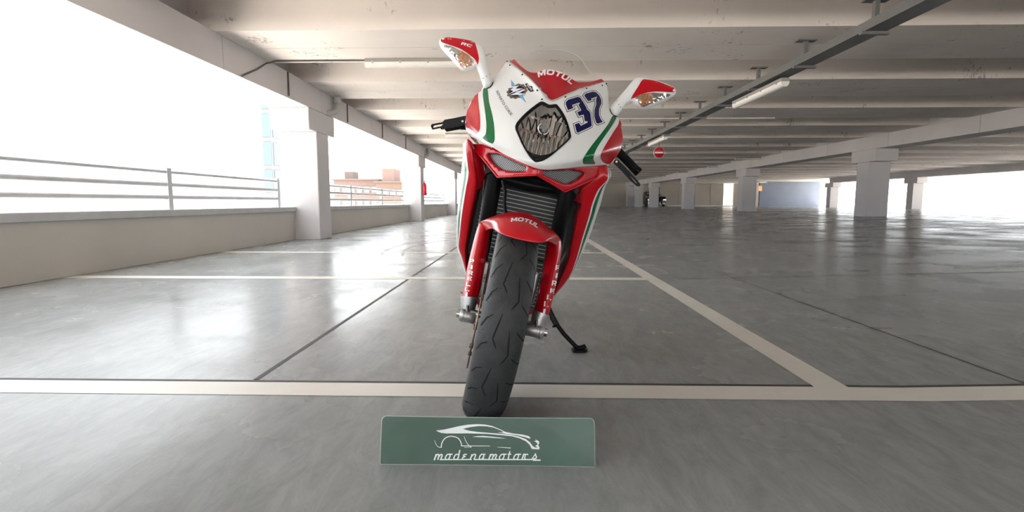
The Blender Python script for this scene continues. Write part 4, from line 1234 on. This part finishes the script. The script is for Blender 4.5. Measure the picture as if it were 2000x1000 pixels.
# ---- radiator, frame and engine seen in the gap
rad = MB().box(-0.150, 0.150, 0.335, 0.36, 0.46, 0.685, M['fin']).box(-0.115, 0.115, 0.345, 0.37, 0.28, 0.455, M['fin'])
rad = rad.build('radiator', bike)
MB().box(-0.162, -0.150, 0.33, 0.365, 0.455, 0.69, M['black']).box(0.150, 0.162, 0.33, 0.365, 0.455, 0.69, M['black']).box(-0.162, 0.162, 0.33, 0.365, 0.685, 0.70, M['black']).build('radiator_tank', rad)
mb = MB().box(-0.15, 0.15, 0.46, 0.95, 0.27, 0.60, M['dark']).box(-0.14, 0.14, 0.44, 0.75, 0.60, 0.72, M['dark'])
mb.build('engine', bike, bevel=0.02)
for sx in (-1, 1):
    v_ = [(sx * a, yv, z) for yv in (0.405, 0.413) for a, z in ((0.10, 0.42), (0.165, 0.42), (0.195, 0.55), (0.21, 0.70), (0.20, 0.76), (0.10, 0.76))]
    MB().add(v_, [tuple(range(6)), tuple(range(6, 12))[::-1]] + [(i, (i + 1) % 6, 6 + (i + 1) % 6, 6 + i) for i in range(6)], M['black'], False).build('inner_panel', bike)
mb = MB()
for sx in (-1, 1):
    mb.tube([(sx * 0.05, 0.33, 0.86), (sx * 0.15, 0.5, 0.78), (sx * 0.17, 0.75, 0.62), (sx * 0.14, 0.95, 0.42)], 0.016, M['signred'], 12)
mb.tube([(0, 0.30, 0.70), (0, 0.36, 0.88)], 0.035, M['dark'], 20)
mb.build('frame', bike)
mb = MB()
for k in (-1, 0, 1):
    mb.tube([(k * 0.08, 0.44, 0.5), (k * 0.08, 0.40, 0.38), (k * 0.06, 0.45, 0.22), (k * 0.03, 0.7, 0.17), (0.02, 1.0, 0.18)], 0.019, M['steel'], 14)
mb.build('exhaust', bike)
MB().box(-0.075, 0.075, 0.26, 0.33, 0.70, 0.80, M['black']).build('airbox', bike, bevel=0.015)
# belly pan between the fairings
rows = [[Vector((x, yv, z - 0.06 * (1 - abs(x) / 0.17) ** 0.7)) for x in (-0.17, -0.09, 0, 0.09, 0.17)] for yv, z in ((0.46, 0.26), (0.65, 0.235), (0.95, 0.25))]
v, f, nc = patch(rows, 5, 5); tv, tf = thicken(v, face_front(v, f, Vector((0, 0, -1))), 0.004)
MB().add(tv, tf, M['red']).build('belly_pan', bike)

# ---- tank, seat, tail and rear wheel, behind the fairing
def loft(secs, mat, name, n=20, p=2.4):
    vs = []
    for (y0, zc, hx, hz) in secs:
        for k in range(n):
            a = 2 * pi * k / n
            c, s = cos(a), sin(a)
            vs.append((hx * math.copysign(abs(c) ** (2 / p), c), y0, zc + hz * math.copysign(abs(s) ** (2 / p), s)))
    fs = [(j * n + k, j * n + (k + 1) % n, (j + 1) * n + (k + 1) % n, (j + 1) * n + k) for j in range(len(secs) - 1) for k in range(n)]
    fs += [tuple(range(n))[::-1], tuple(range((len(secs) - 1) * n, len(secs) * n))]
    return MB().add(vs, fs, M[mat]).build(name, bike)
loft([(0.50, 0.80, 0.08, 0.06), (0.54, 0.83, 0.14, 0.09), (0.62, 0.84, 0.17, 0.11), (0.74, 0.83, 0.165, 0.105), (0.86, 0.79, 0.12, 0.08), (0.92, 0.77, 0.09, 0.05)], 'red', 'fuel_tank')
loft([(0.88, 0.745, 0.09, 0.03), (0.98, 0.735, 0.135, 0.035), (1.12, 0.75, 0.14, 0.03), (1.22, 0.79, 0.10, 0.03)], 'seat', 'seat')
loft([(1.10, 0.74, 0.10, 0.05), (1.25, 0.80, 0.10, 0.05), (1.45, 0.86, 0.07, 0.035), (1.55, 0.88, 0.04, 0.02)], 'white', 'tail')
rw = MB().lathe([(-0.06, 0.215), (-0.06, 0.195), (0.06, 0.195), (0.06, 0.215), (0.04, 0.205), (-0.04, 0.205)], M['dark'], 48, 'X', (0, 1.38, 0.32), True)
rw.lathe([(-0.05, 0), (-0.05, 0.035), (0.05, 0.035), (0.05, 0)], M['dark'], 24, 'X', (0, 1.38, 0.32))
for k in range(5):
    a = 2 * pi * k / 5
    rw.tube([(0, 1.38 + 0.03 * cos(a), 0.32 + 0.03 * sin(a)), (0, 1.38 + 0.198 * cos(a), 0.32 + 0.198 * sin(a))], 0.014, M['dark'], 10)
rw = rw.build('rear_wheel', bike)
hp = [(0.0, 0.320), (0.03, 0.316), (0.06, 0.303), (0.08, 0.283), (0.09, 0.262), (0.088, 0.245), (0.072, 0.222), (0.06, 0.213)]
MB().lathe([(-a, r) for a, r in hp[::-1]] + hp[1:], M['rubber'], 72, 'X', (0, 1.38, 0.32)).build('tyre', rw)
mb = MB().tube([(0.12, 0.90, 0.42), (0.13, 1.15, 0.38), (0.115, 1.38, 0.32)], [0.045, 0.04, 0.035], M['dark'], 14)
mb.build('swingarm', bike)

# ---- handlebars, levers
mb = MB().tube([L(1196, 284, 0.40), L(1211, 300, 0.40), L(1226, 315, 0.405), L(1242, 332, 0.41)], 0.0155, M['grip'], 20)
mb.tube([L(1242, 332, 0.41), L(1247, 337, 0.411)], 0.017, M['black'], 20)
mb.build('handlebar_grip', bike)
mb = MB().tube([L(902, 243, 0.415), L(893, 245, 0.42), L(872, 249, 0.44)], 0.0155, M['grip'], 20)
mb.build('handlebar_grip', bike)
mb = MB().tube([L(900, 246, 0.40), L(960, 250, 0.38), L(1000, 262, 0.37)], 0.013, M['black'], 14); mb.build('handlebar', bike)
mb = MB().tube([L(1200, 288, 0.40), L(1150, 280, 0.38), L(1110, 280, 0.37)], 0.013, M['black'], 14); mb.build('handlebar', bike)
def lever(poly, slot, y0, slope, bolt=None):
    V, F = fill([poly, slot], 4.0)
    P = [L(x, y, y0 + slope * (x - poly[0][0])) for x, y in V]
    tv, tf = thicken(P, face_front(P, F), 0.010)
    mb = MB().add(tv, tf, M['black'], False)
    o = mb.build('lever', bike, bevel=0.0015)
    if bolt:
        p = L(*bolt, y0 + slope * (bolt[0] - poly[0][0])); MB().tube([p + Vector((0, 0.0, 0)), p + Vector((0, -0.004, 0))], 0.0035, M['alu'], 14).build('pivot_bolt', o)
lever([(841, 246), (842.5, 242.3), (864, 238.3), (868, 233.6), (884, 231), (898, 228), (912, 225.3), (912, 242.4), (898, 245.2), (878, 249.4), (872, 251), (861, 252.6), (859.5, 249.4), (843.5, 252.6)],
      [(844.5, 247.2), (846.5, 244.6), (862.5, 241.6), (865.5, 241.6), (861.5, 246.2), (845.5, 249.6)], 0.36, -0.0004, (903.5, 237))
lever([(1199.5, 316), (1202, 311.8), (1206.5, 311.4), (1219, 324), (1236, 341.5), (1246, 353), (1251, 360), (1249.5, 364.2), (1245, 363.5), (1234, 353.5), (1215, 333), (1201.5, 320)],
      [(1231.5, 345.5), (1234, 343.6), (1245.5, 356.5), (1243, 358.6)], 0.35, 0.0003, (1203.8, 316))

# ---- side stand on the right of the picture, foot flat on the floor
foot = BI @ Vector((0, 0, 0))
def floor_pt(px, py):
    d = pix_dir(px, py); return BI @ (CAMP + d * (-CAM_H / d.z))
ft = floor_pt(1131, 686); wy = (BM @ ft).y - YC
pts = [L(1066, 590, wy + 0.02), L(1079, 617, wy + 0.015), L(1090, 637, wy + 0.01), L(1101, 652, wy + 0.005), L(1118, 670, wy), L(1128, 680, wy)]
st = MB().tube(pts, [0.011, 0.010, 0.0095, 0.0095, 0.0095, 0.009], M['black'], 16)
pv = L(1079, 638, wy + 0.0); st.tube([L(1089, 636, wy), pv], 0.005, M['black'], 10)
st = st.build('side_stand', bike)
MB().tube([L(1070, 606, wy), L(1084, 634, wy)], 0.007, M['dark'], 12).build('spring', st)
fw_ = BM @ ft
mb = MB(); BR = BI
V = []
shape = [(-0.028, -0.03), (0.022, -0.03), (0.034, -0.012), (0.034, 0.02), (0.022, 0.034), (-0.018, 0.034), (-0.032, 0.012)]
for z in (0.002, 0.011):
    V += [BI @ Vector((fw_.x + a, fw_.y + b, z)) for a, b in shape]
q = len(shape)
mb.add(V, [tuple(range(q))[::-1], tuple(range(q, 2 * q))] + [(i, (i + 1) % q, q + (i + 1) % q, q + i) for i in range(q)], M['black'], False)
mb.tube([L(1127, 679, wy), L(1134, 680, wy), L(1140, 677, wy), L(1144, 675, wy)], [0.010, 0.012, 0.010, 0.007], M['black'], 14)
mb.build('stand_foot', st)

# ------------------------------------------------------------------ green dealer plate standing in front of the tyre
PW, PH, TILT = 0.520, 0.1155, R(14)
def flr(px, py):
    d = pix_dir(px, py); return CAMP + d * (-CAM_H / d.z)
pl_, pr_ = flr(741.5, 908.5), flr(1163, 914)
ang = atan2(pr_.y - pl_.y, pr_.x - pl_.x)
mid = (pl_ + pr_) / 2
PW = (pr_ - pl_).length
plate = thing('number_plate', 'dark green number plate printed with a white car outline, standing before the front tyre', 'plate', (mid.x, mid.y, 0.0012))
plate.rotation_euler = (0, 0, ang)
def pz(s, t):
    """plate surface: s across (-.5...5), t up (0..1); slightly bowed sheet"""
    bow = 0.006 * (1 - (2 * s) ** 2)
    return Vector((s * PW, t * PH * sin(TILT) + bow * (0.4 - t), t * PH * cos(TILT)))
def pn(s, t): return Vector((0, -cos(TILT), sin(TILT)))
mb = MB()
ns, nt_ = 48, 10; rc = 0.012
def outline(d):
    out = []
    w, h = PW / 2 - d, PH - d
    for cx, cy, a0 in ((w - rc, h - rc, 0), (-w + rc, h - rc, 90), (-w + rc, d + rc, 180), (w - rc, d + rc, 270)):
        r_ = rc if cy > 0.05 else 0.003
        ccx = math.copysign(w - r_, cx); ccy = h - r_ if cy > 0.05 else d + r_
        for k in range(7): out.append((ccx + r_ * cos(R(a0 + 15 * k)), ccy + r_ * sin(R(a0 + 15 * k))))
    return out
O = outline(0.0); I = outline(0.0016)
V, F = fill([O], 0.012)
P = [pz(x / PW, y / PH) for x, y in V]
tv, tf = thicken(P, face_front(P, F), 0.0012)
mb.add(tv, tf, M['plate_edge'])
V, F = fill([I], 0.012)
P = [pz(x / PW, y / PH) + pn(0, 0) * 0.0004 for x, y in V]
mb.add(P, face_front(P, F), M['plate'])
mb.build('board', plate)

def p_px(px, py):
    """place of a photo direction on the plate, as (across, up) in metres"""
    Pm = Matrix.Translation(plate.location) @ Matrix.Rotation(ang, 4, 'Z')
    Pi = Pm.inverted(); o = Pi @ CAMP; d = Pi.to_3x3() @ pix_dir(px, py)
    n = pn(0, 0); k = -(o.dot(n)) / d.dot(n); h = o + d * k
    return h.x, h.z / cos(TILT)
def z8(x, y): return p_px(830 + x * 0.12, 815 + y * 0.12)
def shape(polys, step=0.006, smooth=0):
    ps = [[z8(*q) for q in (smooth_poly(p, smooth) if smooth else p)] for p in polys]
    V, F = fill(ps, step)
    P = [pz(x / PW, y / PH) + pn(0, 0) * 0.0008 for x, y in V]
    pr.add(P, face_front(P, F), M['print'], False)
def stroke(pts, w, smooth=True, w1=None):
    """brush line of width w (same units as the zoomed drawing)"""
    pts = catmull([Vector((a, b, 0)) for a, b in pts], 6) if smooth else [Vector((a, b, 0)) for a, b in pts]
    n = len(pts); VV = []
    for i, p in enumerate(pts):
        d = (pts[min(i + 1, n - 1)] - pts[max(i - 1, 0)]).normalized(); q = Vector((-d.y, d.x, 0))
        ww = w if w1 is None else w + (w1 - w) * i / (n - 1)
        for s in (-1, 1):
            x, y = z8(p.x + s * q.x * ww / 2, p.y + s * q.y * ww / 2)
            VV.append(pz(x / PW, y / PH) + pn(0, 0) * 0.0008)
    ff = [(2 * i, 2 * i + 1, 2 * i + 3, 2 * i + 2) for i in range(n - 1)]
    pr.add(VV, face_front(VV, ff), M['print'], False)
pr = MB()
body = [(183, 210), (300, 196), (420, 170), (560, 136), (700, 112), (850, 103), (980, 110), (1100, 135), (1220, 188), (1310, 232), (1450, 260), (1580, 275), (1680, 300), (1725, 328), (1690, 325), (1720, 352),
        (1640, 322), (1540, 296), (1440, 280), (1330, 268), (1250, 250), (1180, 242), (1285, 238), (1230, 205), (1120, 160), (1000, 138), (880, 134), (760, 148), (680, 165), (620, 184), (720, 212), (860, 232), (1050, 248), (1250, 266), (1420, 286),
        (1540, 312), (1640, 350), (1710, 405), (1755, 470), (1800, 492), (1835, 490), (1795, 465), (1835, 440), (1820, 410), (1770, 380), (1810, 385), (1795, 358), (1850, 385), (1862, 410), (1842, 450), (1868, 500), (1850, 524), (1740, 515), (1700, 440), (1640, 385), (1540, 338),
        (1420, 305), (1250, 286), (1000, 264), (700, 256), (500, 258), (350, 258), (270, 250), (215, 230)]
shape([body])
stroke([(160, 370), (175, 425), (205, 470), (240, 488), (270, 488)], 5, True, 12)
stroke([(265, 492), (270, 440), (295, 380), (340, 330), (400, 308), (450, 306), (520, 325), (565, 365), (590, 420), (597, 465)], 15)
stroke([(588, 464), (800, 464), (1060, 466)], 14, False, 7)
stroke([(638, 305), (660, 370), (700, 440), (755, 488)], 5, True, 12); stroke([(640, 488), (755, 488)], 6, False)
shape([[(770, 315), (860, 300), (960, 299), (1100, 312), (1230, 328), (1325, 344), (1200, 338), (1050, 326), (880, 318)]])
stroke([(1180, 486), (1290, 492), (1395, 500)], 5, False, 13)
# script word, joined along its baseline
def S(ox, pts, w=19, sm=True): stroke([(ox + x + (690 - y) * 0.0, y) for x, y in pts], w, sm)
def m_(o): S(o, [(0, 702), (35, 600)], 22, False); S(o, [(12, 660), (45, 612), (72, 608), (75, 630), (58, 695)], 20); S(o, [(70, 655), (100, 612), (125, 610), (128, 630), (112, 670), (120, 690), (150, 690)], 20)
def a_(o, last=True):
    S(o, [(88, 606), (40, 606), (12, 640), (5, 680), (30, 692), (60, 670), (82, 612)], 20); S(o, [(108, 604), (75, 606)], 16, False); S(o, [(84, 610), (70, 670), (82, 690), (130, 690)], 19)
def o_(o, bar=True):
    S(o, [(74, 606), (40, 608), (14, 640), (6, 676), (28, 692), (58, 684), (78, 650), (84, 622), (74, 606)], 19)
    if bar: S(o, [(60, 603), (124, 603)], 20, False)
def n_(o): S(o, [(0, 695), (32, 604)], 21, False); S(o, [(8, 660), (50, 612), (85, 606), (88, 630), (70, 672), (82, 690), (130, 690)], 19)
m_(150); o_(325); o_(465, False)
S(0, [(540, 668), (568, 532)], 20, False)
S(605, [(80, 606), (35, 608), (22, 628), (50, 642), (20, 650), (5, 672), (20, 690), (140, 690)], 19)
n_(735); a_(880); m_(1035); o_(1205)
S(1335, [(10, 604), (70, 604)], 16, False); S(1335, [(48, 552), (22, 670), (35, 690), (110, 690)], 19)
o_(1440); S(1580, [(0, 690), (30, 595)], 21, False); S(1580, [(20, 604), (100, 606)], 19, False); S(1580, [(52, 612), (45, 670), (60, 690), (150, 690)], 19)
S(1735, [(70, 590), (60, 610), (78, 640), (68, 672), (20, 680)], 20); S(1735, [(0, 690), (62, 600)], 14, False); S(1735, [(20, 700), (148, 700)], 22, False)
S(240, [(0, 692), (520, 692)], 16, False); S(790, [(0, 692), (960, 692)], 16, False)
pr.build('print', plate)
